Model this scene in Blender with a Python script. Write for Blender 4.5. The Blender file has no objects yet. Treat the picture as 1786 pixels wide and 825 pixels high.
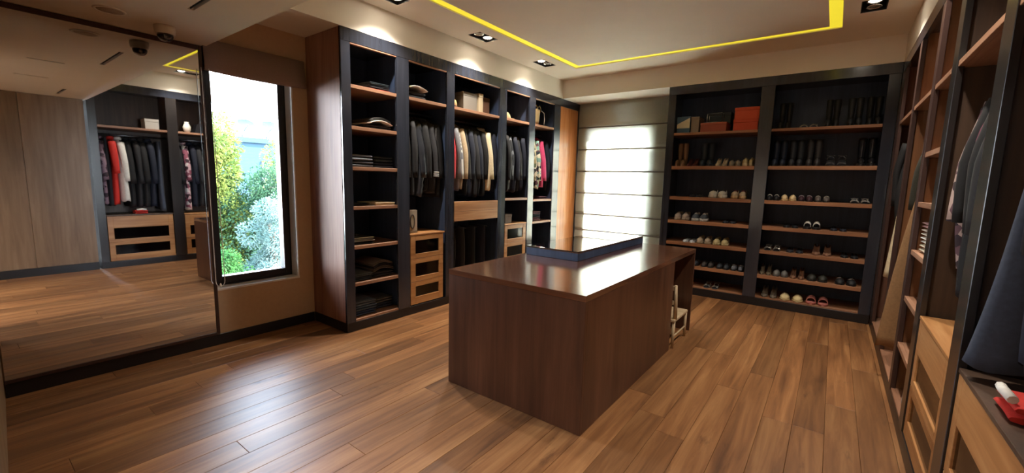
import bpy, bmesh, math, random
from mathutils import Vector, Matrix
R = math.radians
col = bpy.context.scene.collection
scene = bpy.context.scene

# ------------------------------------------------------------------ camera
FW, FH, FPX = 1786.0, 825.0, 744.33
yaw, pitch, roll = R(-36.771), R(7.439), R(1.419)
fwd = Vector((math.sin(yaw)*math.cos(pitch), math.cos(yaw)*math.cos(pitch), -math.sin(pitch)))
rgt = Vector((math.cos(yaw), -math.sin(yaw), 0)); upv = rgt.cross(fwd)
rgt, upv = math.cos(roll)*rgt + math.sin(roll)*upv, -math.sin(roll)*rgt + math.cos(roll)*upv
cd = bpy.data.cameras.new('camera'); cam = bpy.data.objects.new('camera', cd); col.objects.link(cam)
cd.sensor_fit = 'HORIZONTAL'; cd.sensor_width = 36.0; cd.lens = 36.0*FPX/FW
cd.clip_start = 0.02; cd.clip_end = 300
cam.matrix_world = Matrix(((rgt.x, upv.x, -fwd.x, 0), (rgt.y, upv.y, -fwd.y, 0), (rgt.z, upv.z, -fwd.z, 1.55), (0, 0, 0, 1)))
scene.camera = cam

# ------------------------------------------------------------------ light, exposure
SKY = 6.5
world = bpy.data.worlds.new('world'); scene.world = world; world.use_nodes = True
wn, wl = world.node_tree.nodes, world.node_tree.links
wn.clear()
wo = wn.new('ShaderNodeOutputWorld'); wb = wn.new('ShaderNodeBackground'); wl.new(wb.outputs[0], wo.inputs[0])
tc = wn.new('ShaderNodeTexCoord'); sx = wn.new('ShaderNodeSeparateXYZ'); wl.new(tc.outputs['Generated'], sx.inputs[0])
wr = wn.new('ShaderNodeValToRGB'); wl.new(sx.outputs['Z'], wr.inputs[0])
wr.color_ramp.elements[0].position = 0.0; wr.color_ramp.elements[0].color = (0.86, 0.93, 1.0, 1)
wr.color_ramp.elements[1].position = 0.8; wr.color_ramp.elements[1].color = (0.50, 0.72, 1.0, 1)
wl.new(wr.outputs[0], wb.inputs[0]); wb.inputs[1].default_value = SKY

sd = bpy.data.lights.new('sun', 'SUN'); sd.energy = 20.0; sd.angle = R(1.5); sd.color = (1.0, .98, .94)
sun = bpy.data.objects.new('sun', sd); col.objects.link(sun)
sun.rotation_euler = Vector((-.30, -.80, -.62)).to_track_quat('-Z', 'Y').to_euler()

def portal(name, loc, rot, sx_, sy_):
    ld = bpy.data.lights.new(name, 'AREA'); ld.shape = 'RECTANGLE'; ld.size = sx_; ld.size_y = sy_
    ld.cycles.is_portal = True
    o = bpy.data.objects.new(name, ld); col.objects.link(o); o.location = loc; o.rotation_euler = rot
portal('window_portal', (-4.60, 1.79, 1.53), (0, R(-90), 0), 2.06, 0.75)
portal('window_portal', (-2.965, 7.14, 1.49), (R(-90), 0, 0), 1.15, 2.0)

vs = scene.view_settings
vs.view_transform = 'Standard'; vs.look = 'None'; vs.gamma = 1.0; vs.use_curve_mapping = False
vs.exposure = 2.5
cy = scene.cycles
cy.use_denoising = True; cy.max_bounces = 10; cy.diffuse_bounces = 6; cy.glossy_bounces = 5
cy.transmission_bounces = 6; cy.transparent_max_bounces = 12
cy.caustics_reflective = False; cy.caustics_refractive = False; cy.sample_clamp_indirect = 6.0
SPOT_W = 40.0

# ------------------------------------------------------------------ materials
def lin(h):
    h = h.lstrip('#'); out = []
    for i in (0, 2, 4):
        c = int(h[i:i+2], 16)/255.0
        out.append(c/12.92 if c <= .04045 else ((c+.055)/1.055)**2.4)
    return (*out, 1.0)
_mats = {}
def base_mat(name):
    m = bpy.data.materials.new(name); m.use_nodes = True
    n, l = m.node_tree.nodes, m.node_tree.links
    b = n['Principled BSDF']
    return m, n, l, b
def fabric(hexc, rough=.85, var=.25, scale=60, sheen=.2, metal=0.0):
    key = ('f', hexc, rough, var, scale, metal)
    if key in _mats: return _mats[key]
    m, n, l, b = base_mat('fabric_' + hexc.strip('#'))
    t = n.new('ShaderNodeTexCoord'); nz = n.new('ShaderNodeTexNoise'); nz.inputs['Scale'].default_value = scale
    nz.inputs['Detail'].default_value = 4
    l.new(t.outputs['Object'], nz.inputs['Vector'])
    mx = n.new('ShaderNodeMix'); mx.data_type = 'RGBA'
    c = lin(hexc); l.new(nz.outputs['Fac'], mx.inputs[0])
    mx.inputs[6].default_value = tuple(min(1, x*(1-var)) for x in c[:3]) + (1,)
    mx.inputs[7].default_value = tuple(min(1, x*(1+var)) for x in c[:3]) + (1,)
    l.new(mx.outputs[2], b.inputs['Base Color']); b.inputs['Roughness'].default_value = rough
    b.inputs['Metallic'].default_value = metal
    bp = n.new('ShaderNodeBump'); bp.inputs['Strength'].default_value = .15; bp.inputs['Distance'].default_value = .004
    l.new(nz.outputs['Fac'], bp.inputs['Height']); l.new(bp.outputs[0], b.inputs['Normal'])
    _mats[key] = m; return m
def stripes(hex1, hex2, axis='Z', freq=40, thr=.5, rough=.85):
    key = ('s', hex1, hex2, axis, freq, thr)
    if key in _mats: return _mats[key]
    m, n, l, b = base_mat('striped_' + hex1.strip('#'))
    t = n.new('ShaderNodeTexCoord'); w = n.new('ShaderNodeTexWave'); w.bands_direction = axis
    w.inputs['Scale'].default_value = freq; w.inputs['Distortion'].default_value = .6
    l.new(t.outputs['Object'], w.inputs['Vector'])
    r = n.new('ShaderNodeValToRGB'); r.color_ramp.elements[0].position = thr-.05; r.color_ramp.elements[1].position = thr+.05
    r.color_ramp.elements[0].color = lin(hex1); r.color_ramp.elements[1].color = lin(hex2)
    l.new(w.outputs['Fac'], r.inputs[0]); l.new(r.outputs[0], b.inputs['Base Color']); b.inputs['Roughness'].default_value = rough
    _mats[key] = m; return m
def printed(cols, scale=14, rough=.8):
    key = ('p', tuple(cols), scale)
    if key in _mats: return _mats[key]
    m, n, l, b = base_mat('printed_cloth')
    t = n.new('ShaderNodeTexCoord'); v = n.new('ShaderNodeTexVoronoi'); v.inputs['Scale'].default_value = scale
    l.new(t.outputs['Object'], v.inputs['Vector'])
    r = n.new('ShaderNodeValToRGB'); r.color_ramp.interpolation = 'CONSTANT'
    sp = n.new('ShaderNodeSeparateColor'); l.new(v.outputs['Color'], sp.inputs[0]); l.new(sp.outputs[0], r.inputs[0])
    e = r.color_ramp.elements; e[0].color = lin(cols[0]); e[0].position = 0; e[1].color = lin(cols[1]); e[1].position = 1/len(cols)
    for i in range(2, len(cols)):
        k = e.new(i/len(cols)); k.color = lin(cols[i])
    l.new(r.outputs[0], b.inputs['Base Color']); b.inputs['Roughness'].default_value = rough
    _mats[key] = m; return m
def wood(name, c_dark, c_mid, c_light, axis='Z', rough=.4, coat=.0, grain=1.0, rand=.18, bump=.06, knots=0.0, spec=.5):
    m, n, l, b = base_mat(name)
    t = n.new('ShaderNodeTexCoord'); oi = n.new('ShaderNodeObjectInfo')
    ad = n.new('ShaderNodeVectorMath'); ad.operation = 'ADD'; l.new(t.outputs['Object'], ad.inputs[0])
    ml = n.new('ShaderNodeMath'); ml.operation = 'MULTIPLY'; l.new(oi.outputs['Random'], ml.inputs[0]); ml.inputs[1].default_value = 37.0
    l.new(ml.outputs[0], ad.inputs[1])
    mp = n.new('ShaderNodeMapping'); l.new(ad.outputs[0], mp.inputs['Vector'])
    sc = [22*grain]*3; sc['XYZ'.index(axis)] = 1.3*grain; mp.inputs['Scale'].default_value = sc
    n1 = n.new('ShaderNodeTexNoise'); n1.inputs['Scale'].default_value = 1.0; n1.inputs['Detail'].default_value = 6; n1.inputs['Roughness'].default_value = .62
    n1.inputs['Distortion'].default_value = .6
    l.new(mp.outputs[0], n1.inputs['Vector'])
    mp2 = n.new('ShaderNodeMapping'); l.new(ad.outputs[0], mp2.inputs['Vector'])
    s2 = [4.5*grain]*3; s2['XYZ'.index(axis)] = .5*grain; mp2.inputs['Scale'].default_value = s2
    n2 = n.new('ShaderNodeTexNoise'); n2.inputs['Scale'].default_value = 1.0; n2.inputs['Detail'].default_value = 3
    l.new(mp2.outputs[0], n2.inputs['Vector'])
    mm = n.new('ShaderNodeMix'); mm.data_type = 'FLOAT'; mm.inputs[0].default_value = .45
    l.new(n1.outputs['Fac'], mm.inputs[2]); l.new(n2.outputs['Fac'], mm.inputs[3])
    r = n.new('ShaderNodeValToRGB'); e = r.color_ramp.elements
    e[0].position = .33; e[0].color = lin(c_dark); e[1].position = .66; e[1].color = lin(c_light)
    k = e.new(.5); k.color = lin(c_mid)
    l.new(mm.outputs[0], r.inputs[0])
    hs = n.new('ShaderNodeHueSaturation'); l.new(r.outputs[0], hs.inputs['Color'])
    mr = n.new('ShaderNodeMapRange'); l.new(oi.outputs['Random'], mr.inputs[0]); mr.inputs[3].default_value = 1-rand; mr.inputs[4].default_value = 1+rand
    l.new(mr.outputs[0], hs.inputs['Value'])
    out = hs.outputs[0]
    if knots > 0:
        mp3 = n.new('ShaderNodeMapping'); l.new(ad.outputs[0], mp3.inputs['Vector'])
        s3 = [7.0]*3; s3['XYZ'.index(axis)] = 1.6; mp3.inputs['Scale'].default_value = s3
        v = n.new('ShaderNodeTexNoise'); v.inputs['Scale'].default_value = 1.0; v.inputs['Detail'].default_value = 5; v.inputs['Roughness'].default_value = .7
        l.new(mp3.outputs[0], v.inputs['Vector'])
        rr = n.new('ShaderNodeValToRGB'); rr.color_ramp.elements[0].position = .62; rr.color_ramp.elements[0].color = (0, 0, 0, 1)
        rr.color_ramp.elements[1].position = .74; rr.color_ramp.elements[1].color = (knots, knots, knots, 1)
        l.new(v.outputs['Fac'], rr.inputs[0])
        mk = n.new('ShaderNodeMix'); mk.data_type = 'RGBA'; l.new(rr.outputs[0], mk.inputs[0]); l.new(out, mk.inputs[6]); mk.inputs[7].default_value = lin('#3a2213')
        out = mk.outputs[2]
    l.new(out, b.inputs['Base Color'])
    b.inputs['Roughness'].default_value = rough; b.inputs['Coat Weight'].default_value = coat; b.inputs['Coat Roughness'].default_value = .12
    b.inputs['Specular IOR Level'].default_value = spec
    bp = n.new('ShaderNodeBump'); bp.inputs['Strength'].default_value = bump; bp.inputs['Distance'].default_value = .003
    l.new(n1.outputs['Fac'], bp.inputs['Height']); l.new(bp.outputs[0], b.inputs['Normal'])
    return m
def plain(name, hexc, rough=.5, metal=0.0, var=.06, scale=8, coat=0.0, emit=None, estr=0.0, bump=.02, nscale=90):
    key = ('pl', name)
    if key in _mats: return _mats[key]
    m, n, l, b = base_mat(name)
    t = n.new('ShaderNodeTexCoord'); nz = n.new('ShaderNodeTexNoise'); nz.inputs['Scale'].default_value = scale; nz.inputs['Detail'].default_value = 3
    l.new(t.outputs['Object'], nz.inputs['Vector'])
    c = lin(hexc); mx = n.new('ShaderNodeMix'); mx.data_type = 'RGBA'; l.new(nz.outputs['Fac'], mx.inputs[0])
    mx.inputs[6].default_value = tuple(x*(1-var) for x in c[:3]) + (1,); mx.inputs[7].default_value = tuple(min(1, x*(1+var)) for x in c[:3]) + (1,)
    l.new(mx.outputs[2], b.inputs['Base Color'])
    b.inputs['Roughness'].default_value = rough; b.inputs['Metallic'].default_value = metal; b.inputs['Coat Weight'].default_value = coat
    if bump > 0:
        n2 = n.new('ShaderNodeTexNoise'); n2.inputs['Scale'].default_value = nscale; l.new(t.outputs['Object'], n2.inputs['Vector'])
        bp = n.new('ShaderNodeBump'); bp.inputs['Strength'].default_value = bump; bp.inputs['Distance'].default_value = .003
        l.new(n2.outputs['Fac'], bp.inputs['Height']); l.new(bp.outputs[0], b.inputs['Normal'])
    if emit:
        b.inputs['Emission Color'].default_value = lin(emit); b.inputs['Emission Strength'].default_value = estr
    _mats[key] = m; return m
def pane_mat(name, tint=(1, 1, 1, 1), gloss=.03):
    m, n, l, b = base_mat(name); n.remove(b)
    o = n['Material Output']; tr = n.new('ShaderNodeBsdfTransparent'); tr.inputs[0].default_value = tint
    gl = n.new('ShaderNodeBsdfGlossy'); gl.inputs['Roughness'].default_value = gloss
    fr = n.new('ShaderNodeFresnel'); fr.inputs[0].default_value = 1.45
    mx = n.new('ShaderNodeMixShader'); l.new(fr.outputs[0], mx.inputs[0]); l.new(tr.outputs[0], mx.inputs[1]); l.new(gl.outputs[0], mx.inputs[2])
    l.new(mx.outputs[0], o.inputs[0]); return m
def blind_mat():
    m, n, l, b = base_mat('blind_fabric'); n.remove(b)
    o = n['Material Output']; t = n.new('ShaderNodeTexCoord'); w = n.new('ShaderNodeTexNoise'); w.inputs['Scale'].default_value = 220
    mp = n.new('ShaderNodeMapping'); mp.inputs['Scale'].default_value = (.15, .15, 1); l.new(t.outputs['Object'], mp.inputs[0]); l.new(mp.outputs[0], w.inputs['Vector'])
    mx = n.new('ShaderNodeMix'); mx.data_type = 'RGBA'; l.new(w.outputs['Fac'], mx.inputs[0])
    mx.inputs[6].default_value = lin('#d9dacf'); mx.inputs[7].default_value = lin('#eff0e6')
    d = n.new('ShaderNodeBsdfDiffuse'); tl = n.new('ShaderNodeBsdfTranslucent')
    l.new(mx.outputs[2], d.inputs[0]); l.new(mx.outputs[2], tl.inputs[0])
    s = n.new('ShaderNodeMixShader'); s.inputs[0].default_value = .60; l.new(d.outputs[0], s.inputs[1]); l.new(tl.outputs[0], s.inputs[2])
    l.new(s.outputs[0], o.inputs[0]); return m

M = {}
M['plank'] = wood('oak_floor', '#553620', '#7f5634', '#9d734a', 'Y', rough=.42, rand=.26, knots=.75, bump=.05, spec=.4)
M['floor_base'] = plain('floor_base', '#2c1a0e', .8)
M['frame'] = wood('espresso_lacquer_hazed', '#22252d', '#2a2e38', '#333843', 'Z', rough=.2, rand=.06, bump=.01, coat=.5)  # dark finish with bluish lens haze mixed into its colour
M['frame_r'] = wood('espresso_lacquer_warm', '#1d1a19', '#252120', '#2d2928', 'Z', rough=.3, rand=.06, bump=.01, coat=.3)
M['inner'] = wood('espresso_inner_hazed', '#2e3a50', '#394762', '#44536f', 'Z', rough=.5, rand=.1, bump=.03)  # lifted, blued tone paints the lens haze over the dark interiors
M['inner_r'] = wood('walnut_inner', '#3a2a20', '#4a3628', '#584232', 'Z', rough=.5, rand=.1, bump=.03)
M['walnut'] = wood('walnut_panel', '#734a3a', '#8d6350', '#a27864', 'Z', rough=.5, rand=.06, bump=.03, spec=.35)
M['walnut_shelf'] = wood('walnut_shelf', '#79543f', '#966e56', '#ad866c', 'Y', rough=.4, rand=.1)
M['walnut_shelf_x'] = wood('walnut_shelf_cross', '#7b5238', '#98694a', '#b08060', 'X', rough=.4, rand=.1)
M['divider'] = wood('divider_walnut', '#6b4529', '#835636', '#976844', 'Z', rough=.42, rand=.06)
M['drawer'] = wood('drawer_walnut', '#8a5a32', '#ab7848', '#c49462', 'Y', rough=.38, rand=.08)
M['door'] = wood('door_veneer', '#8a4f26', '#a9683a', '#bf8050', 'Z', rough=.22, rand=.05, bump=.01)
M['island'] = wood('island_walnut', '#3c2419', '#513324', '#634130', 'Z', rough=.34, rand=.06, bump=.03)
M['island_top'] = wood('island_top_walnut', '#4c2e1e', '#603c29', '#734c36', 'X', rough=.22, rand=.04, bump=.01, coat=1.0)
M['ceil'] = plain('ceiling_plaster', '#eae3d7', .75, var=.04, scale=3, bump=.04)
M['wallpaper'] = plain('wall_textile', '#bb9f80', .8, var=.08, scale=30, bump=.15, nscale=220)
M['panelwall'] = wood('panel_wall_oak', '#6c543f', '#846a51', '#947b62', 'Z', rough=.45, rand=.05, bump=.04)
M['white'] = plain('white_paint', '#dcd8cf', .5)
M['baseboard'] = plain('dark_baseboard', '#1b191b', .35)
M['black_alu'] = plain('black_aluminium', '#15171c', .4, bump=.01)
M['mirror_frame'] = wood('mirror_frame_wood', '#32201c', '#3f2a24', '#4a332c', 'Z', rough=.4, rand=.04)
M['yellow_led'] = plain('yellow_light_strip', '#d2c23a', .6, emit='#d8c830', estr=.20, bump=0)
M['chrome'] = plain('chrome', '#c8c8c8', .18, metal=1.0, bump=0)
M['steel'] = plain('rail_steel', '#8e9094', .3, metal=1.0, bump=0)
M['black_box'] = plain('black_housing', '#0f0e0e', .5, bump=0)
M['bulb'] = plain('lit_bulb', '#ffffff', .4, emit='#fff0d8', estr=14.0, bump=0)
M['bulb_off'] = plain('unlit_bulb', '#8d8a86', .25, metal=.6, bump=0)
M['pane'] = pane_mat('window_glass')
M['drawer_glass'] = pane_mat('smoked_glass', (.35, .34, .34, 1), .05)
M['blind'] = blind_mat()
M['blind_brown'] = fabric('#94807a', .9, .12, 120)
M['cord'] = plain('white_cord', '#e8e6e0', .6, bump=0)
M['hanger'] = plain('black_hanger', '#1a1818', .5, bump=0)
mm, nn, ll, bb = base_mat('mirror_silver'); bb.inputs['Base Color'].default_value = (.80, .82, .84, 1); bb.inputs['Metallic'].default_value = 1; bb.inputs['Roughness'].default_value = .015
M['mirror'] = mm

# ------------------------------------------------------------------ mesh helpers
class MB:
    def __init__(s): s.v = []; s.f = []; s.smooth = []
    def add(s, vs, fs, smooth=False):
        o = len(s.v); s.v += [tuple(v) for v in vs]; s.f += [tuple(i+o for i in f) for f in fs]; s.smooth += [smooth]*len(fs); return s
    def box(s, x0, x1, y0, y1, z0, z1, c=0.0):
        if x0 > x1: x0, x1 = x1, x0
        if y0 > y1: y0, y1 = y1, y0
        if z0 > z1: z0, z1 = z1, z0
        if c <= 0:
            vs = [(x, y, z) for z in (z0, z1) for y in (y0, y1) for x in (x0, x1)]
            return s.add(vs, [(0, 2, 3, 1), (4, 5, 7, 6), (0, 1, 5, 4), (2, 6, 7, 3), (0, 4, 6, 2), (1, 3, 7, 5)])
        X, Y, Z = (x0, x1), (y0, y1), (z0, z1); vs = []; idx = {}
        for i in (0, 1):
            for j in (0, 1):
                for k in (0, 1):
                    dx, dy, dz = (c if i == 0 else -c), (c if j == 0 else -c), (c if k == 0 else -c)
                    for a in range(3):
                        idx[(i, j, k, a)] = len(vs)
                        vs.append((X[i] + (0 if a == 0 else dx), Y[j] + (0 if a == 1 else dy), Z[k] + (0 if a == 2 else dz)))
        fs = []
        g = lambda i, j, k, a: idx[(i, j, k, a)]
        for i in (0, 1):
            q = [g(i, 0, 0, 0), g(i, 1, 0, 0), g(i, 1, 1, 0), g(i, 0, 1, 0)]; fs.append(q if i else q[::-1])
            q = [g(0, i, 0, 1), g(0, i, 1, 1), g(1, i, 1, 1), g(1, i, 0, 1)]; fs.append(q if i else q[::-1])
            q = [g(0, 0, i, 2), g(1, 0, i, 2), g(1, 1, i, 2), g(0, 1, i, 2)]; fs.append(q if i else q[::-1])
        for a_ in (0, 1):
            for b_ in (0, 1):
                q = [g(a_, b_, 0, 0), g(a_, b_, 0, 1), g(a_, b_, 1, 1), g(a_, b_, 1, 0)]; fs.append(q if a_ == b_ else q[::-1])
                q = [g(a_, 0, b_, 0), g(a_, 1, b_, 0), g(a_, 1, b_, 2), g(a_, 0, b_, 2)]; fs.append(q if a_ != b_ else q[::-1])
                q = [g(0, a_, b_, 1), g(0, a_, b_, 2), g(1, a_, b_, 2), g(1, a_, b_, 1)]; fs.append(q if a_ == b_ else q[::-1])
                for k in (0, 1):
                    q = [g(a_, b_, k, 0), g(a_, b_, k, 1), g(a_, b_, k, 2)]; fs.append(q if (a_+b_+k) % 2 else q[::-1])
        return s.add(vs, fs)
    def loft(s, rings, cap0=True, cap1=True, smooth=True):
        n = len(rings[0]); vs = [p for r in rings for p in r]; fs = []
        for i in range(len(rings)-1):
            for j in range(n):
                a, b = i*n+j, i*n+(j+1) % n
                fs.append((a, b, b+n, a+n))
        s.add(vs, fs, smooth); o = len(s.v)-len(vs)
        if cap0: s.f.append(tuple(o+j for j in range(n))[::-1]); s.smooth.append(False)
        if cap1: s.f.append(tuple(o+(len(rings)-1)*n+j for j in range(n))); s.smooth.append(False)
        return s
    def tube(s, path, rad, n=8, cap=True, flat=1.0):
        path = [Vector(p) for p in path]; rings = []; up = None
        for i, p in enumerate(path):
            t = (path[min(i+1, len(path)-1)] - path[max(i-1, 0)]).normalized()
            if up is None: up = Vector((0, 0, 1)) if abs(t.z) < .9 else Vector((1, 0, 0))
            a = t.cross(up)
            a = a.normalized() if a.length > 1e-6 else Vector((0, 1, 0)); b = t.cross(a).normalized(); up = -b if False else up
            r = rad[i] if isinstance(rad, (list, tuple)) else rad
            rings.append([p + a*math.cos(k*2*math.pi/n)*r + b*math.sin(k*2*math.pi/n)*r*flat for k in range(n)])
        return s.loft(rings, cap, cap)
    def lathe(s, prof, cx=0, cy_=0, n=20, axis='z'):
        rings = []
        for r, z in prof:
            rings.append([(cx+r*math.cos(k*2*math.pi/n), cy_+r*math.sin(k*2*math.pi/n), z) for k in range(n)])
        return s.loft(rings, True, True)
    def mesh(s, name, off=(0, 0, 0)):
        me = bpy.data.meshes.new(name)
        me.from_pydata([(x-off[0], y-off[1], z-off[2]) for x, y, z in s.v], [], s.f)
        me.polygons.foreach_set('use_smooth', s.smooth); me.update(); 
        bm = bmesh.new(); bm.from_mesh(me); bmesh.ops.recalc_face_normals(bm, faces=bm.faces); bm.to_mesh(me); bm.free()
        return me
def tag(o, label=None, cat=None, group=None, kind=None):
    if label: o['label'] = label
    if cat: o['category'] = cat
    if group: o['group'] = group
    if kind: o['kind'] = kind
    return o
def link(name, me, mat, parent=None, loc=(0, 0, 0), rot=(0, 0, 0)):
    o = bpy.data.objects.new(name, me); col.objects.link(o)
    if mat is not None and len(me.materials) == 0: me.materials.append(mat)
    o.location = loc; o.rotation_euler = rot
    if parent: o.parent = parent
    return o
def empty(name, loc=(0, 0, 0), rot=(0, 0, 0)):
    o = bpy.data.objects.new(name, None); col.objects.link(o); o.location = loc; o.rotation_euler = rot; o.empty_display_size = .1
    return o
def wpart(name, mb, mat, parent):
    """part given in world coordinates under an unrotated empty or object"""
    p = parent; off = Vector(p.location)
    while p.parent: p = p.parent; off += Vector(p.location)
    return link(name, mb.mesh(name, off), mat, parent)
def pivot_part(name, mb, mat, parent):
    """part with its own origin at its centre, world coordinates in"""
    xs, ys, zs = zip(*mb.v); c = Vector(((min(xs)+max(xs))/2, (min(ys)+max(ys))/2, (min(zs)+max(zs))/2))
    p = parent; off = Vector(p.location)
    while p.parent: p = p.parent; off += Vector(p.location)
    return link(name, mb.mesh(name, c), mat, parent, c-off)
def struct(name, mb, mat, label=None):
    o = link(name, mb.mesh(name), mat); tag(o, kind='structure', label=label); return o
def holed(x0, x1, y0, y1, z0, z1, holes, axes='xyz'):
    """slab in the plane of the first two axes with rectangular through holes"""
    xs = sorted({x0, x1, *[v for h in holes for v in h[:2] if x0 < v < x1]}); ys = sorted({y0, y1, *[v for h in holes for v in h[2:] if y0 < v < y1]})
    def solid(i, j):
        if not (0 <= i < len(xs)-1 and 0 <= j < len(ys)-1): return False
        cx, cy_ = (xs[i]+xs[i+1])/2, (ys[j]+ys[j+1])/2
        return not any(h[0] < cx < h[1] and h[2] < cy_ < h[3] for h in holes)
    perm = {'xyz': lambda a, b, c: (a, b, c), 'yzx': lambda a, b, c: (c, a, b), 'xzy': lambda a, b, c: (a, c, b)}[axes]
    mb = MB()
    for i in range(len(xs)-1):
        for j in range(len(ys)-1):
            if not solid(i, j): continue
            a0, a1, b0, b1 = xs[i], xs[i+1], ys[j], ys[j+1]
            Q = lambda pts: mb.add([perm(*p) for p in pts], [(0, 1, 2, 3)])
            Q([(a0, b0, z0), (a0, b1, z0), (a1, b1, z0), (a1, b0, z0)]); Q([(a0, b0, z1), (a1, b0, z1), (a1, b1, z1), (a0, b1, z1)])
            if not solid(i-1, j): Q([(a0, b0, z0), (a0, b0, z1), (a0, b1, z1), (a0, b1, z0)])
            if not solid(i+1, j): Q([(a1, b0, z0), (a1, b1, z0), (a1, b1, z1), (a1, b0, z1)])
            if not solid(i, j-1): Q([(a0, b0, z0), (a1, b0, z0), (a1, b0, z1), (a0, b0, z1)])
            if not solid(i, j+1): Q([(a0, b1, z0), (a0, b1, z1), (a1, b1, z1), (a1, b1, z0)])
    # merge doubles so normals come out consistent
    me = mb.mesh('tmp'); bm = bmesh.new(); bm.from_mesh(me); bmesh.ops.remove_doubles(bm, verts=bm.verts, dist=1e-5)
    out = MB(); bm.verts.ensure_lookup_table(); out.add([tuple(v.co) for v in bm.verts], [[v.index for v in f.verts] for f in bm.faces]); bm.free(); bpy.data.meshes.remove(me)
    return out

# ------------------------------------------------------------------ dimensions (metres)
XM, XW, XR, YC, YB = -4.366, -3.738, 0.463, 6.31, 6.93
ZT, ZC, ZL, YL = 2.915, 3.20, 2.605, 1.44
XRW = 1.10                      # wall behind the right wardrobe
YF = -1.25                      # wall behind the camera

# ------------------------------------------------------------------ the setting
rng = random.Random(7)
fl = struct('floor', MB().box(-4.6, 1.2, -1.4, 7.15, -.12, -.018), M['floor_base'], 'oiled oak plank floor of the dressing room')
PW = .172
def plank_mesh(L, w):
    mb = MB(); c = .0018; h = .018
    vs = [(0, 0, -h), (w, 0, -h), (w, L, -h), (0, L, -h), (0, 0, -c), (w, 0, -c), (w, L, -c), (0, L, -c), (c, c, 0), (w-c, c, 0), (w-c, L-c, 0), (c, L-c, 0)]
    mb.add(vs, [(0, 3, 2, 1), (0, 1, 5, 4), (1, 2, 6, 5), (2, 3, 7, 6), (3, 0, 4, 7), (4, 5, 9, 8), (5, 6, 10, 9), (6, 7, 11, 10), (7, 4, 8, 11), (8, 9, 10, 11)])
    return mb
x = -0.0745 - PW*26
while x < 0.47:
    y = YF + .0 - rng.random()*1.2
    while y < YB:
        L = rng.choice((1.3, 1.6, 1.9, 2.2)) + rng.random()*.2
        a, b_ = max(y, YF), min(y+L, YB)
        if b_-a > .05 and x > -4.40:
            mb = plank_mesh(b_-a-.0012, PW-.0012); link('plank', mb.mesh('plank'), M['plank'], fl, (x, a, 0))
        y += L
    x += PW
# walls
struct('wall_left', holed(YF-.15, YB+.3, -.12, 3.4, XM-.30, XM, [(1.42, 2.166, .50, 2.56)], 'yzx'), M['wallpaper'])
struct('wall_back', holed(XM-.3, XRW+.2, -.12, 3.4, YB, YB+.25, [(-3.54, -2.39, .50, 2.485)], 'xzy'), M['white'])
struct('wall_right', MB().box(XRW, XRW+.15, 1.43, YB+.2, -.12, 3.4), M['white'])
struct('wall_front', MB().box(XM-.3, XRW, YF-.15, YF, -.12, 3.4), M['white'])
wp = struct('wall_right_near', MB().box(.50, XRW+.1, YF, 1.40, -.12, ZL+.1), M['white'], 'oak panelled wall beside the right wardrobe')
py = 1.40
for w in (.66, .66, .66, .66):
    pivot_part('panel', MB().box(.478, .4995, py-w+.003, py, .12, ZL-.002, .002), M['panelwall'], wp); py -= w
wr_ = MB(); pts = [(-4.36, .137), (-2.30, .030), (-2.30, -.09), (-4.36, -.02)]
wr_.add([(px_, py_, z) for z in (0, ZL-.002) for px_, py_ in pts], [(3, 2, 1, 0), (4, 5, 6, 7), (0, 1, 5, 4), (1, 2, 6, 5), (2, 3, 7, 6), (3, 0, 4, 7)])
struct('wall_left_return', wr_, M['panelwall'], 'narrow oak return wall at the end of the mirror')
# ceilings
LED = (-3.20, -.10, 2.20, 5.74, .105)
lx0, lx1, ly0, ly1, lw = LED
lights = [(-3.45, 2.64), (-3.45, 3.96), (-3.45, 5.28), (.125, 2.64), (.125, 3.96), (.125, 5.22)]
added_fill_lights = [(-2.35, -.55), (-.75, -.55)]  # unseen fixtures behind the camera, added to brighten the foreground
holes = [(lx0, lx0+lw, ly0, ly1), (lx1-lw, lx1, ly0, ly1), (lx0, lx1, ly0, ly0+lw), (lx0, lx1, ly1-lw, ly1)]
holes += [(cx-.095, cx+.095, cy_-.165, cy_+.165) for cx, cy_ in lights]
struct('ceiling', holed(XW-.02, XR+.02, YL-.02, YC+.02, ZC, ZC+.14, holes), M['ceil'])
struct('ceiling_bulkhead_left', MB().box(XM-.2, XW, YL+.001, YB, ZT, ZC+.12), M['ceil'])
struct('ceiling_bulkhead_back', MB().box(XW+.0005, XRW, YC, YB, ZT, ZC+.12), M['ceil'])
struct('ceiling_bulkhead_right', MB().box(XR, XRW, YL+.001, YC-.0005, ZT, ZC+.12), M['ceil'])
slots = [(-3.475, -2.70, 1.064, 1.10), (-2.42, -2.38, .60, .86), (-1.27, -1.23, .60, .87), (-.45, .17, 1.085, 1.12)]
struct('ceiling_lower', holed(XM, XRW, YF, YL, ZL, ZC+.14, slots + [(cx-.095, cx+.095, cy_-.165, cy_+.165) for cx, cy_ in added_fill_lights]), M['ceil'])
bl = struct('baseboard_left', MB().box(XM, XM+.012, .14, 2.305, 0, .098, .002), M['baseboard'])
struct('baseboard_right', MB().box(.466, .4995, YF, 1.40, 0, .12, .002), M['baseboard'])

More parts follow.
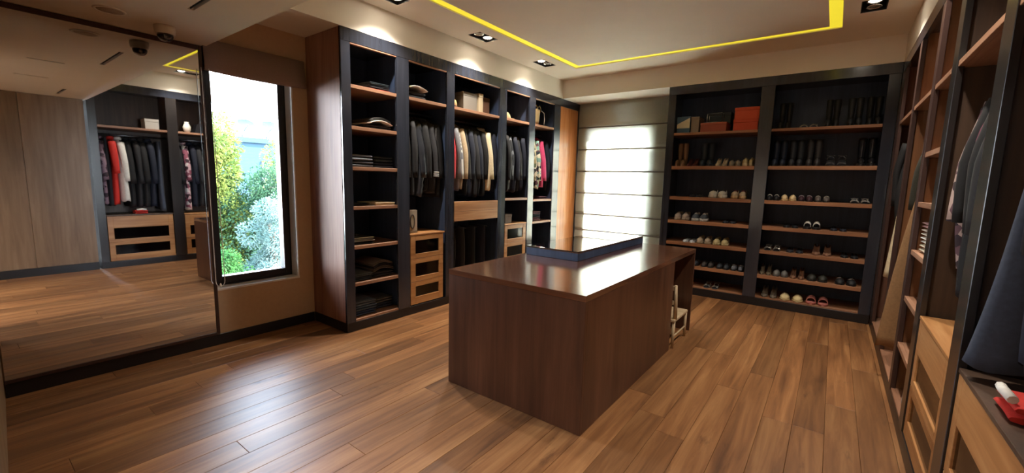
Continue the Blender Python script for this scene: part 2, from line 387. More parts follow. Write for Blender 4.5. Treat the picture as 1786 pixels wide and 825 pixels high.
# ------------------------------------------------------------------ window 1 (left wall) with raised blind
w1 = empty('window_1', (XM-.16, 1.793, .50)); tag(w1, kind='structure', label='tall black framed window beside the mirror')
y0, y1, z0, z1 = 1.42, 2.166, .50, 2.56
fx0, fx1 = XM-.225, XM-.13
wpart('frame', MB().box(fx0, fx1, y0, y0+.035, z0, z1, .003).box(fx0, fx1, y1-.035, y1, z0, z1, .003).box(fx0, fx1, y0+.035, y1-.035, z0, z0+.035, .003).box(fx0, fx1, y0+.035, y1-.035, z1-.035, z1, .003), M['black_alu'], w1)
sash = wpart('sash', MB().box(fx0+.01, fx1+.015, y0+.036, y0+.085, z0+.036, z1-.036, .004).box(fx0+.01, fx1+.015, y1-.09, y1-.036, z0+.036, z1-.036, .004).box(fx0+.01, fx1+.015, y0+.085, y1-.09, z0+.036, z0+.095, .004).box(fx0+.01, fx1+.015, y0+.085, y1-.09, z1-.09, z1-.036, .004), M['black_alu'], w1)
wpart('seal', MB().box(fx1+.010, fx1+.018, y1-.094, y1-.0905, z0+.096, z1-.09).box(fx1+.010, fx1+.018, y0+.0855, y1-.094, z0+.0955, z0+.099), M['white'], w1)
wpart('pane', MB().box(fx0+.045, fx0+.055, y0+.08, y1-.085, z0+.09, z1-.085), M['pane'], w1)
wpart('sill', MB().box(fx1, XM+.006, y0+.001, y1-.001, z0-.004, z0+.014, .002), M['white'], w1)
wpart('reveal', MB().box(fx1+.0005, XM+.003, y1-.014, y1-.001, z0+.014, z1, .001), M['white'], w1)
rb = empty('roman_blind', (XM+.03, 1.84, 2.42)); tag(rb, 'brown fabric roman blind pulled up in folds above the tall window', 'blind')
for i in range(4):
    zb = 2.405+.024*i; zt = 2.67; d = .016+.013*(3-i)
    mb = MB(); rings = []
    for k in range(9):
        t = k/8; yy = 1.415+t*.86
        sag = .012*math.sin(t*math.pi)*(1 if i < 3 else .3)
        prof = [(XM+.004, zt), (XM+.012+d*.4, zt), (XM+.012+d, zb+.05-sag), (XM+.012+d*1.1, zb+.012-sag), (XM+.010+d*.8, zb-sag), (XM+.008+d*.4, zb+.006-sag), (XM+.004, zb+.06)]
        rings.append([(px_, yy, pz) for px_, pz in prof])
    mb.loft(rings); wpart('fold', mb, M['blind_brown'], rb)
cd_ = empty('blind_cord', (XM+.055, 1.405, 2.4)); tag(cd_, 'thin white pull cord loop hanging by the mirror edge', 'cord')
mb = MB(); path = [(XM+.07, 1.385, 2.42), (XM+.07, 1.388, 1.5), (XM+.07, 1.39, .62)]
for k in range(9):
    a = math.pi*k/8; path.append((XM+.07, 1.425-.035*math.cos(a), .60-.05*math.sin(a)))
path += [(XM+.07, 1.455, 1.5), (XM+.07, 1.44, 2.42)]
mb.tube(path, .0028, 6); wpart('loop', mb, M['cord'], cd_)
wpart('knob', MB().lathe([(.002, .545), (.008, .55), (.009, .565), (.003, .58)], XM+.07, 1.425, 10), M['cord'], cd_)

# ------------------------------------------------------------------ window 2 (back wall) with lowered blind
w2 = empty('window_2', (-2.965, YB+.12, .5)); tag(w2, kind='structure', label='window behind the lowered white blind')
X0, X1, Z0, Z1 = -3.54, -2.39, .50, 2.485
wpart('frame', MB().box(X0, X0+.05, YB+.10, YB+.17, Z0, Z1).box(X1-.05, X1, YB+.10, YB+.17, Z0, Z1).box(X0+.05, X1-.05, YB+.10, YB+.17, Z0, Z0+.05).box(X0+.05, X1-.05, YB+.10, YB+.17, Z1-.05, Z1), M['black_alu'], w2)
wpart('pane', MB().box(X0+.05, X1-.05, YB+.13, YB+.138, Z0+.05, Z1-.05), M['pane'], w2)
b2 = empty('roman_blind', (-2.87, YB-.05, .42)); tag(b2, 'white translucent roman blind lowered over the bright window', 'blind')
zs = [.42, .71, .995, 1.368, 1.747, 2.122, 2.50, 2.91]
for i in range(len(zs)-1):
    rings = []
    for k in range(7):
        t = k/6; z = zs[i]+.004+t*(zs[i+1]-zs[i]-.008); bul = .014*math.sin(math.pi*t)
        rings.append([(-3.722, YB-.045-bul, z), (-2.03, YB-.045-bul, z), (-2.03, YB-.0435-bul, z), (-3.722, YB-.0435-bul, z)])
    wpart('blind_panel', MB().loft(rings, True, True), M['blind'], b2)
    if i: wpart('batten', MB().tube([(-3.722, YB-.046, zs[i]), (-2.03, YB-.046, zs[i])], .0125, 6), fabric('#8f8a80'), b2)
wpart('head_rail', MB().box(-3.722, -2.03, YB-.04, YB-.003, 2.86, 2.912, .003), M['white'], b2)

# ------------------------------------------------------------------ mirror
mi = empty('wall_mirror', (XM, .77, .11)); tag(mi, 'large frameless looking wall mirror with thin dark wooden edge beside the window', 'mirror')
my0, my1, mz0, mz1 = .145, 1.388, .125, 2.566
wpart('glass', MB().box(XM+.004, XM+.016, my0, my1, mz0, mz1), M['mirror'], mi)
wpart('frame', MB().box(XM+.001, XM+.024, my1, my1+.026, .100, ZL-.003, .002).box(XM+.001, XM+.022, my0-.004, my1, .100, mz0, .002).box(XM+.001, XM+.022, my0-.004, my1, mz1, ZL-.003, .002), M['mirror_frame'], mi)

# ------------------------------------------------------------------ ceiling things
def downlight(cx, cy_, lit, label, energy, ZC=ZC):
    t = empty('downlight', (cx, cy_, ZC)); tag(t, label, 'light')
    a, b_ = .0945, .1645
    wpart('housing', MB().box(cx-a, cx+a, cy_-b_, cy_+b_, ZC+.09, ZC+.10).box(cx-a, cx-a+.006, cy_-b_, cy_+b_, ZC+.002, ZC+.09).box(cx+a-.006, cx+a, cy_-b_, cy_+b_, ZC+.002, ZC+.09).box(cx-a+.006, cx+a-.006, cy_-b_, cy_-b_+.006, ZC+.002, ZC+.09).box(cx-a+.006, cx+a-.006, cy_+b_-.006, cy_+b_, ZC+.002, ZC+.09), M['black_box'], t)
    for k, s in enumerate((-1, 1)):
        on = lit == k or lit == 2
        y_ = cy_+s*.078
        h = wpart('lamp', MB().lathe([(.030, ZC+.088), (.056, ZC+.030), (.060, ZC+.012), (.052, ZC+.012), (.046, ZC+.030), (.020, ZC+.075)], cx, y_, 20), M['chrome'], t)
        off = Vector((cx, y_, 0))
        g = wpart('bulb', MB().lathe([(.044, ZC+.026), (.048, ZC+.020), (.036, ZC+.012), (.002, ZC+.010)], cx, y_, 16), M['bulb'] if on else M['bulb_off'], h)
        if on and energy > 0:
            ld = bpy.data.lights.new('spot', 'SPOT'); ld.energy = energy; ld.color = (1.0, .90, .78); ld.spot_size = R(120); ld.spot_blend = .9; ld.shadow_soft_size = .04
            o = bpy.data.objects.new('spot', ld); col.objects.link(o); o.parent = t; o.location = (0, s*.078, .004)
dl = [(1, 'recessed twin downlight above the wardrobe bay of folded clothes'), (1, 'recessed twin downlight above the red garment bay, far lamp lit'),
      (0, 'recessed twin downlight nearest the back bulkhead over the left wardrobe'), (0, 'recessed twin downlight over the right wardrobe drawers nearest the lower ceiling'),
      (0, 'recessed twin downlight over the middle of the right wardrobe'), (0, 'recessed twin downlight in front of the right shoe cabinet bay')]
for (cx, cy_), (lit, lab) in zip(lights, dl): downlight(cx, cy_, lit, lab, SPOT_W * (1.0 if cx < -1 else .75))
for k, (cx, cy_) in enumerate(added_fill_lights): downlight(cx, cy_, 2, ('added unseen fill downlight in the lower ceiling nearer the mirror wall', 'added unseen fill downlight in the lower ceiling nearer the oak panelled wall')[k], 28.0, ZL)
cl = empty('cove_light', (-1.65, 3.97, ZC)); tag(cl, 'rectangular yellow light strip set into the raised ceiling', 'light strip')
g_ = .001
for bx_ in ((lx0+g_, lx0+lw-g_, ly0+g_, ly1-g_), (lx1-lw+g_, lx1-g_, ly0+g_, ly1-g_), (lx0+lw, lx1-lw, ly0+g_, ly0+lw-g_), (lx0+lw, lx1-lw, ly1-lw+g_, ly1-g_)):
    wpart('strip', MB().box(bx_[0], bx_[1], bx_[2], bx_[3], ZC+.012, ZC+.10), M['yellow_led'], cl)
for i, s in enumerate(slots):
    lab = ['long dark air slot in the lower ceiling by the dome camera', 'short dark slot in the lower ceiling nearer the mirror', 'short dark slot in the lower ceiling nearer the panelled wall', 'long dark air slot in the lower ceiling by the panelled wall'][i]
    t = tag(empty('air_slot', ((s[0]+s[1])/2, (s[2]+s[3])/2, ZL)), lab, 'air vent')
    wpart('duct', MB().box(s[0]+.001, s[1]-.001, s[2]+.001, s[3]-.001, ZL+.03, ZL+.06), M['black_box'], t)
    if s[1]-s[0] > s[3]-s[2]: wpart('blade', MB().box(s[0]+.001, s[1]-.001, (s[2]+s[3])/2-.002, (s[2]+s[3])/2+.002, ZL+.005, ZL+.03), M['black_box'], t)
    else: wpart('blade', MB().box((s[0]+s[1])/2-.002, (s[0]+s[1])/2+.002, s[2]+.001, s[3]-.001, ZL+.005, ZL+.03), M['black_box'], t)
dc = empty('dome_camera', (-4.02, 1.085, ZL)); tag(dc, 'white ceiling dome security camera with dark glass bowl', 'camera')
wpart('base', MB().lathe([(.062, ZL-.001), (.064, ZL-.02), (.060, ZL-.052), (.052, ZL-.058)], -4.02, 1.085, 28), M['white'], dc)
wpart('dome', MB().lathe([(.050, ZL-.056), (.049, ZL-.070), (.042, ZL-.088), (.028, ZL-.101), (.010, ZL-.107), (.001, ZL-.108)], -4.02, 1.085, 28), plain('dark_dome', '#0a0c10', .08, coat=1.0, bump=0), dc)
sp = empty('ceiling_speaker', (-3.95, .775, ZL)); tag(sp, 'flush round ceiling speaker with pale trim ring', 'speaker')
wpart('ring', MB().loft([[(-3.95+r*math.cos(a*math.pi/14), .775+r*math.sin(a*math.pi/14), z) for a in range(28)] for r, z in ((.085, ZL-.001), (.083, ZL-.006), (.070, ZL-.007), (.068, ZL-.001))], False, False), M['white'], sp)
wpart('grille', MB().lathe([(.068, ZL-.001), (.066, ZL-.004), (.001, ZL-.005)], -3.95, .775, 28), fabric('#b0a18f', .8, .3, 300), sp)

# ------------------------------------------------------------------ furniture helpers
def glass_drawers(parent, axis, front, a0, a1, z0, z1, n, inward, depth=.5, top_h=None):
    """stack of drawers, each a walnut frame with a glass window; axis 'x+' front faces +x, 'x-' front faces -x"""
    h = (z1-z0)/n; g = .003; cuts = [z0+(z1-z0)*q/n for q in range(n+1)]
    th = .022; r = .055 if n >= 3 else .075
    if n == 2: cuts[1] = z0+.305
    for k in range(n):
        b0, b1 = cuts[k]+g/2, cuts[k+1]-g/2
        f0, f1 = (front-th, front) if inward < 0 else (front, front+th)
        dr = empty('drawer', (front, (a0+a1)/2, b0)); dr.parent = parent; dr.location = Vector((front, (a0+a1)/2, b0)) - Vector(parent.location)
        rt = r*1.0 if k == n-1 else r; rb_ = r
        if n == 2: rt, rb_ = ((.045, .10) if k == 0 else (.19, .045))
        if n == 3 and k == 0: rb_ = .085
        wpart('front_frame', MB().box(f0, f1, a0, a0+.07, b0, b1, .002).box(f0, f1, a1-.07, a1, b0, b1, .002).box(f0, f1, a0+.07, a1-.07, b0, b0+rb_, .002).box(f0, f1, a0+.07, a1-.07, b1-rt, b1, .002), M['drawer'], dr)
        gx = front+inward*.012
        wpart('glass', MB().box(gx-.002, gx+.002, a0+.065, a1-.065, b0+rb_-.005, b1-rt+.005), M['drawer_glass'], dr)
        bx0, bx1 = (front+inward*.024, front+inward*depth)
        wpart('tray', MB().box(bx0, bx1, a0+.01, a1-.01, b0+.012, b0+.024).box(front+inward*(depth-.012), bx1, a0+.01, a1-.01, b0+.024, b1-.04).box(bx0, bx1, a0+.01, a0+.022, b0+.024, b1-.04).box(bx0, bx1, a1-.022, a1-.01, b0+.024, b1-.04), M['inner'], dr)

# ------------------------------------------------------------------ left wardrobe
WL = empty('wardrobe', (XW, 2.31, 0)); tag(WL, 'long dark built-in wardrobe with walnut side panel, open bays and glass drawers', 'wardrobe')
ys, ye = 2.31, YB-.003
xb = XM+.004
wpart('side_panel', MB().box(xb, XW-.016, ys, ys+.028, .10, ZT-.003, .001), M['walnut'], WL)
wpart('plinth', MB().box(xb, XW-.005, ys+.002, ys+.02, 0.001, .10).box(XW-.035, XW-.004, ys+.02, ye, 0.001, .095, .002), M['baseboard'], WL)
wpart('back_panel', MB().box(xb, xb+.012, ys+.028, ye, .09, ZT-.02), M['inner'], WL)
wpart('header', MB().box(XW-.03, XW, ys, ye, 2.795, ZT-.002, .002).box(xb+.012, XW-.03, ys+.028, ye, 2.84, ZT-.004), M['frame'], WL)
LED_T = M['walnut_shelf']
stl = [(ys, 2.408), (2.94, 3.10), (3.66, 3.79), (4.66, 4.815), (5.375, 5.525), (6.075, 6.26), (6.865, ye)]
for i, (a, b_) in enumerate(stl):
    wpart('stile', MB().box(XW-.03, XW-.0005, a, b_, .095, 2.795, .002), M['frame'], WL)
    if 0 < i < 6: wpart('divider', MB().box(xb+.012, XW-.03, (a+b_)/2-.02, (a+b_)/2+.02, .095, 2.84), M['inner'], WL)
bays = [(2.408, 2.94), (3.10, 3.66), (3.79, 4.66), (4.815, 5.375), (5.525, 6.075), (6.26, 6.865)]
inn = [(ys+.03, 3.0), (3.04, 3.705), (3.745, 4.717), (4.757, 5.43), (5.47, 6.147), (6.187, 6.91)]
for k in range(5):
    wpart('header_lip', MB().box(XW-.034, XW-.004, bays[k][0]+.001, bays[k][1]-.001, 2.782, 2.794, .002), M['walnut_shelf'], WL)
def lshelf(bay, z, name='shelf', th=.034):
    a, b_ = inn[bay]; c, d = bays[bay]
    return pivot_part(name, MB().box(xb+.013, XW-.031, a, b_, z-th, z-.004).box(XW-.031, XW-.006, c+.0005, d-.0005, z-th, z, .002), M['walnut_shelf'], WL)
for z in (2.42, 2.035, 1.648, 1.262, .868, .492): lshelf(0, z)
lshelf(0, .118, th=.022)
for k in (1, 2, 3, 4): lshelf(k, 2.42)
lshelf(4, 1.27); lshelf(4, .92); lshelf(4, .118, th=.022); lshelf(2, .118, th=.022); lshelf(3, 1.30); lshelf(3, .118, th=.022)
def lrail(bay, z):
    a, b_ = inn[bay]; wpart('hanging_rail', MB().tube([(-4.04, a+.002, z), (-4.04, b_-.002, z)], .014, 10), M['steel'], WL)
for k in (1, 2, 3, 4): lrail(k, 2.30)
lrail(2, .99)
glass_drawers(WL, 'x', XW-.006, 3.115, 3.615, .105, .905, 3, -1, .52)
pivot_part('drawer_top', MB().box(xb+.02, XW-.004, 3.105, 3.64, .906, .924, .002), M['drawer'], WL)
glass_drawers(WL, 'x', XW-.006, 4.83, 5.36, .125, .905, 3, -1, .52)
pivot_part('drawer_top', MB().box(xb+.02, XW-.004, 4.825, 5.37, .906, .926, .002), M['drawer'], WL)
dr = empty('drawer', (XW, 4.22, 1.03)); dr.parent = WL; dr.location = (0, 4.22-2.31, 1.03)
wpart('front', MB().box(XW-.026, XW-.002, 3.797, 4.655, 1.03, 1.275, .003), M['drawer'], dr)
wpart('tray', MB().box(xb+.03, XW-.027, 3.81, 4.645, 1.04, 1.06).box(xb+.03, XW-.027, 3.81, 3.83, 1.06, 1.26).box(xb+.03, XW-.027, 4.625, 4.645, 1.06, 1.26).box(xb+.03, xb+.05, 3.83, 4.625, 1.06, 1.26), M['inner'], dr)
wpart('groove', MB().box(XW-.0025, XW-.0012, 3.80, 4.652, 1.150, 1.153), M['baseboard'], dr)
d_ = pivot_part('door', MB().box(XW-.028, XW-.003, 6.263, 6.862, .10, 2.79, .003), M['door'], WL)

# ------------------------------------------------------------------ shoe cabinet (back wall)
SC = empty('shoe_cabinet', (-.77, YC, 0)); tag(SC, 'dark two-bay shoe cabinet with walnut shelves next to the bright blind', 'cabinet')
XS, XE = -2.0, XR-.002
wpart('back_panel', MB().box(XS+.02, XE, YB-.016, YB-.004, .09, ZT-.02), M['inner'], SC)
wpart('side_panel', MB().box(XS, XS+.022, YC+.03, YB-.003, .002, ZT-.003), M['frame'], SC)
wpart('side_panel', MB().box(XE-.022, XE, YC+.03, YB-.003, .002, ZT-.003), M['inner'], SC)
wpart('header', MB().box(XS, XE, YC, YC+.03, 2.80, ZT-.002, .002).box(XS+.022, XE-.022, YC+.03, YB-.016, 2.84, ZT-.004), M['frame'], SC)
wpart('plinth', MB().box(XS, XE, YC+.004, YC+.034, .001, .105, .002), M['baseboard'], SC)
wpart('divider', MB().box(-.795, -.755, YC+.03, YB-.016, .1, 2.84), M['inner'], SC)
for a, b_ in ((XS, -1.90), (-.855, -.705), (.355, XE)):
    wpart('stile', MB().box(a, b_, YC, YC+.03, .105, 2.80, .002), M['frame'], SC)
SB = [(-1.90, -.855, XS+.023, -.796), (-.705, .355, -.754, XE-.023)]
SZ = [2.275, 1.815, 1.385, 1.05, .74, .415, .122]
for (a, b_, c, d) in SB:
    for k, z in enumerate(SZ):
        th = .034 if k == 0 else (.02 if k == 6 else .046)
        y_ = YC+.006 if k < 6 else YC+.02
        pivot_part('shelf', MB().box(c, d, YC+.031, YB-.017, z-.03 if k < 6 else z-.02, z-.003).box(a+.0005, b_-.0005, y_, YC+.0305, z-th, z, .002), M['walnut_shelf_x'], SC)

# ------------------------------------------------------------------ right wardrobe
WR = empty('wardrobe', (XR, 1.43, 0)); tag(WR, 'long walnut-lined built-in wardrobe beside the panelled wall, full of hanging clothes', 'wardrobe')
rs, re_ = 1.43, YC-.006
xb2 = XRW-.004
wpart('back_panel', MB().box(xb2-.012, xb2, rs+.02, re_, .09, ZT-.02), M['inner_r'], WR)
wpart('plinth', MB().box(XR+.004, XR+.03, rs, re_, .001, .10, .002), M['baseboard'], WR)
wpart('header', MB().box(XR, XR+.03, rs, re_, 2.795, ZT-.002, .002).box(XR+.03, xb2-.012, rs+.02, re_, 2.84, ZT-.004), M['frame'], WR)
rst = [(rs, 1.53), (2.40, 2.55), (3.37, 3.50), (4.05, 4.15), (5.0, 5.1), (6.02, re_)]
for i, (a, b_) in enumerate(rst):
    wpart('stile', MB().box(XR+.0005, XR+.03, a, b_, .10, 2.795, .002), M['frame_r'] if i < 3 else M['mirror_frame'], WR)
    if i == 0: wpart('side_panel', MB().box(XR+.03, xb2-.012, rs, rs+.03, .002, 2.84), M['inner_r'], WR)
    elif i < 5: wpart('divider', MB().box(XR+.03, xb2-.012, (a+b_)/2-.02, (a+b_)/2+.02, .10, 2.84), M['inner_r'] if i < 3 else M['divider'], WR)
    else: wpart('side_panel', MB().box(XR+.03, xb2-.012, re_-.03, re_, .002, 2.84), M['walnut'], WR)
rin = [(1.462, 2.453), (2.497, 3.413), (3.457, 4.078), (4.122, 5.028), (5.072, 6.27)]
rby = [(1.53, 2.40), (2.55, 3.37), (3.50, 4.05), (4.15, 5.0), (5.1, 6.02)]
def rshelf(bay, z, th=.034):
    a, b_ = rin[bay]; c, d = rby[bay]
    return pivot_part('shelf', MB().box(XR+.031, xb2-.013, a, b_, z-th, z-.004).box(XR+.006, XR+.0305, c+.0005, d-.0005, z-th, z, .002), M['walnut_shelf'], WR)
for k in (0, 1, 3, 4): rshelf(k, 2.255)
for z in (2.255, 1.81, 1.475, 1.142, .81, .47): rshelf(2, z)
for k in (2, 3, 4): rshelf(k, .118, .022)
for k in (0, 1, 3, 4):
    a, b_ = rin[k]; wpart('hanging_rail', MB().tube([(.77, a+.002, 2.13), (.77, b_-.002, 2.13)], .014, 10), M['steel'], WR)
glass_drawers(WR, 'x', XR+.008, 1.54, 2.39, .105, .83, 2, 1, .5)
pivot_part('drawer_top', MB().box(XR+.006, xb2-.02, 1.535, 2.398, .831, .85, .002), M['inner_r'], WR)
glass_drawers(WR, 'x', XR+.008, 2.56, 3.36, .105, .81, 2, 1, .5)
pivot_part('drawer_top', MB().box(XR+.006, xb2-.02, 2.555, 3.368, .811, .83, .002), M['drawer'], WR)

# ------------------------------------------------------------------ island
IS = empty('island', (-1.675, 3.475, 0)); tag(IS, 'dark walnut dressing island with glossy top standing on the oak floor', 'island')
ix0, ix1, iy0, iy1, iz = -2.244, -1.107, 2.225, 4.726, .887
wpart('top', MB().box(ix0, ix1, iy0, iy1, iz-.040, iz, .002), M['island_top'], IS)
wpart('front_panel', MB().box(ix0, ix1, iy0+.002, iy0+.03, .001, iz-.0405, .0015), M['island'], IS)
wpart('side_panel', MB().box(ix1-.03, ix1-.001, iy0+.0305, 4.0, .001, iz-.0405, .0015), M['island'], IS)
wpart('side_panel', MB().box(ix0+.001, ix0+.03, iy0+.0305, iy1-.032, .001, iz-.0405, .0015), M['island'], IS)
wpart('end_panel', MB().box(ix0+.001, ix1-.001, iy1-.03, iy1-.001, .001, iz-.0405, .0015), M['island'], IS)
wpart('inner_panel', MB().box(ix0+.031, ix1-.031, 3.97, 3.999, .001, iz-.0405).box(-1.80, -1.77, 4.0, iy1-.031, .001, iz-.0405), M['inner'], IS)
# glass topped display case
CX0, CX1, CY0, CY1, CZ0, CZ1 = -2.20, -1.672, 3.17, 4.70, iz+.001, .970
DC = empty('display_case', ((CX0+CX1)/2, (CY0+CY1)/2, CZ0)); tag(DC, 'low dark jewellery case with glass lid on the island', 'display case')
wpart('case_body', MB().box(CX0, CX1, CY0, CY0+.018, CZ0, CZ1-.010, .0015).box(CX0, CX1, CY1-.018, CY1, CZ0, CZ1-.010, .0015).box(CX0, CX0+.018, CY0+.018, CY1-.018, CZ0, CZ1-.010, .0015).box(CX1-.018, CX1, CY0+.018, CY1-.018, CZ0, CZ1-.010, .0015).box(CX0+.018, CX1-.018, CY0+.018, CY1-.018, CZ0, CZ0+.012), M['inner'], DC)
wpart('glass_lid', MB().box(CX0, CX1, CY0, CY1, CZ1-.0095, CZ1, .001), plain('dark_case_glass', '#15171a', .035, coat=1.0, bump=0), DC)
wpart('rim', MB().box(CX1+.0002, CX1+.003, CY0, CY1, CZ1-.014, CZ1-.006).box(CX0, CX1, CY0-.003, CY0-.0002, CZ1-.014, CZ1-.006), M['chrome'], DC)

# small chair in the knee hole
CH = empty('small_chair', (-1.26, 4.27, 0)); tag(CH, 'small pale wooden child chair tucked in the island knee hole', 'chair')
cw = wood('pale_beech', '#a58e6c', '#b9a382', '#c9b696', 'Z', rough=.5, rand=.03)
wpart('seat', MB().box(-1.43, -1.085, 4.05, 4.50, .255, .285, .006), cw, CH)
for sx_ in (-1.415, -1.10):
    wpart('leg', MB().tube([(sx_, 4.07, .001), (sx_, 4.075, .255)], [.012, .016], 8), cw, CH)
    wpart('leg', MB().tube([(sx_, 4.485, .001), (sx_, 4.475, .255)], [.012, .016], 8), cw, CH)
    wpart('back_post', MB().tube([(sx_, 4.10, .284), (sx_, 4.085, .45), (sx_, 4.06, .615)], [.021, .017, .013], 8), cw, CH)
    wpart('stretcher', MB().tube([(sx_, 4.072, .11), (sx_, 4.482, .11)], .008, 8), cw, CH)
for z in (.42, .56): wpart('back_rail', MB().box(-1.402, -1.113, 4.062, 4.080, z, z+.045, .004), cw, CH)

# ------------------------------------------------------------------ garments
def garment_meshes(style, L=.9, seed=0, hw=.205, th=.045, flare=.0, sleeve=.62, pile=0.0):
    g = random.Random(seed); out = {}
    n, m = 22, 22; rings = []; ph = [g.random()*6.28 for _ in range(5)]
    z_top = -.075
    for i in range(n+1):
        t = i/n; z = z_top - t*(L-.075)
        d = -z
        if style == 'trousers': w = .13+.012*math.sin(t*3); tt = .022+.010*t
        elif style == 'skirt': w = .15+flare*t; tt = .025+.02*t
        else:
            if d < .16: u = (d-.075)/.085; w = .065+(hw-.065)*(u**.75); tt = .018+(th-.018)*min(1, u*1.2)
            else:
                u = (d-.16)/max(.01, L-.16); w = hw*(1+.05*math.sin(u*3.1)-.05*math.sin(u*6.28)) + flare*u; tt = th*(.95+.35*u)
            if style == 'puffer' and d > .14:
                q = abs(math.sin((d-.14)*math.pi/.085)); w += .012*q; tt = tt*(.85+.55*q)
        ring = []
        for k in range(m):
            a = k*2*math.pi/m; ca, sa = math.cos(a), math.sin(a)
            fold = 1+(.05+.20*t)*(.5*math.sin(3*a+ph[0]+t*1.3)+.5*math.sin(7*a+ph[1]-t*.8))*(0.35 if style == 'puffer' else 1)
            x_ = w*math.copysign(abs(ca)**.55, ca)*(1+.02*math.sin(5*t+ph[2])); y_ = tt*math.copysign(abs(sa)**.8, sa)*fold
            ring.append((x_+.008*math.sin(4*t+ph[3]), y_+.010*math.sin(3.2*t+ph[4]), z+(.012*math.sin(4*a+ph[2]) if i == n else 0)))
        rings.append(ring)
    out['body'] = MB().loft(rings)
    if style in ('jacket', 'coat', 'shirt', 'puffer', 'dress_sleeved'):
        sl = []
        for sgn in (-1, 1):
            pts = []; rad = []
            for i in range(9):
                t = i/8
                pts.append((sgn*(hw-.035+.055*min(1, t*2.2)+.012*math.sin(t*3+ph[0])), (-.010+.035*t)*(1 if g.random() > -1 else 1), -.135-t*sleeve))
                r = .050-.014*t
                if style == 'puffer': r *= .85+.30*abs(math.sin(t*sleeve*math.pi/.085))
                rad.append(r)
            sl.append(MB().tube(pts, rad, 10, True, .72))
        out['sleeve'] = sl
        cr = []
        for i, (rx, ry, z) in enumerate(((.075, .050, -.098), (.066, .044, -.075), (.062, .040, -.050), (.074, .050, -.064), (.084, .056, -.088))):
            cr.append([(rx*math.cos(k*2*math.pi/14), ry*math.sin(k*2*math.pi/14), z-.012*math.cos(k*2*math.pi/14)) for k in range(14)])
        out['collar'] = MB().loft(cr, False, False)
    hk = [(0, 0, -.072), (0, 0, -.035)]
    for k in range(9):
        a = -math.pi/2+math.pi*1.25*k/8; hk.append((.0185*math.cos(a), 0, -.0185*math.sin(a)*-1-.0))
    hk = [(0, 0, -.085), (0, 0, -.036)] + [(.018*math.cos(a_), 0, -.0+.018*math.sin(a_)) for a_ in [R(v) for v in (-80, -45, -10, 25, 60, 95, 130, 165)]]
    out['hanger'] = MB().tube(hk, .0025, 6)
    if style in ('trousers', 'skirt'): out['hanger'].tube([(-.16, 0, -.085), (.16, 0, -.085)], .006, 6)
    else: out['hanger'].tube([(-.17, 0, -.125), (-.08, 0, -.095), (0, 0, -.08), (.08, 0, -.095), (.17, 0, -.125)], .007, 6)
    return out
def garment(name, label, cat, group, x, y, zr, style, mat, L=.9, rz=0.0, seed=None, extra=None, **kw):
    seed = seed if seed is not None else int(y*1000+x*77)
    ms = garment_meshes(style, L, seed, **kw)
    t = empty(name, (x, y, zr+.015), (0, 0, R(rz))); tag(t, label, cat, group)
    b = link('body', ms['body'].mesh('body'), mat, t)
    if 'sleeve' in ms:
        for q, sm in enumerate(ms['sleeve']):
            s_ = link('sleeve', sm.mesh('sleeve'), mat, t)
            if extra and extra.get('cuff'):
                sg = -1 if q == 0 else 1; slv = kw.get('sleeve', .62); zc_ = -.135-slv
                for e_ in range(3):
                    c_ = MB().tube([(sg*((kw.get('hw', .205))+.022), .024, zc_+.02+e_*.022), (sg*((kw.get('hw', .205))+.022), .024, zc_+.030+e_*.022)], .0405, 12, True, .72)
                    tag(link('cuff_stripe', c_.mesh('cuff_stripe'), extra['cuff'], s_), 'pale cuff stripe')
        link('collar', ms['collar'].mesh('collar'), (extra or {}).get('collar', mat), t)
    if extra and extra.get('zip'):
        hwv = kw.get('hw', .205)
        link('zip', MB().box(hwv-.008, hwv+.001, -.046, -.040, -L*.55, -.17).mesh('zip'), extra['zip'], t)
    link('hanger', ms['hanger'].mesh('hanger'), M['hanger'], t)
    return t
BLK, BLK2, NAVY, CHAR = fabric('#101013', .8), fabric('#1a1a1e', .75), fabric('#141a2b', .8), fabric('#2a2a2e', .85)
SAT = fabric('#2c2f36', .28, .2, 25); RED = fabric('#b01e2a', .7); CREAM = fabric('#cfc0a0', .8); BEIGE = fabric('#b09a7c', .8)
GREY = fabric('#77787c', .85); WHT = fabric('#d8d6d0', .85); PINK = fabric('#c43a6a', .7); DEN = fabric('#2c3a55', .85)
XL = -4.04
# second bay of the left wardrobe
g2 = 'dark jackets in the bay above the three glass drawers'
garment('jacket', 'black jacket with a white zip hanging nearest the folded clothes bay', 'jacket', g2, XL, 3.135, 2.30, 'jacket', BLK, .92, -3, extra={'zip': WHT}, th=.035)
garment('jacket', 'plain black jacket between the white zip jacket and the puffer jacket', 'jacket', g2, XL, 3.225, 2.30, 'jacket', BLK2, .95, 2, th=.035)
garment('puffer_jacket', 'shiny dark grey quilted puffer jacket above the glass drawers', 'jacket', g2, XL, 3.325, 2.30, 'puffer', SAT, .97, 3, th=.04)
garment('jacket', 'plain black jacket between the puffer jacket and the bomber', 'jacket', g2, XL, 3.43, 2.30, 'jacket', BLK, .90, -2, th=.035)
garment('bomber_jacket', 'charcoal bomber jacket with pale striped cuffs', 'jacket', g2, XL, 3.525, 2.30, 'jacket', CHAR, .93, 4, extra={'cuff': WHT}, th=.04)
garment('jacket', 'black jacket squeezed against the divider beside the bomber jacket', 'jacket', g2, XL, 3.625, 2.30, 'jacket', BLK, .98, 0, extra={'zip': GREY}, th=.032)
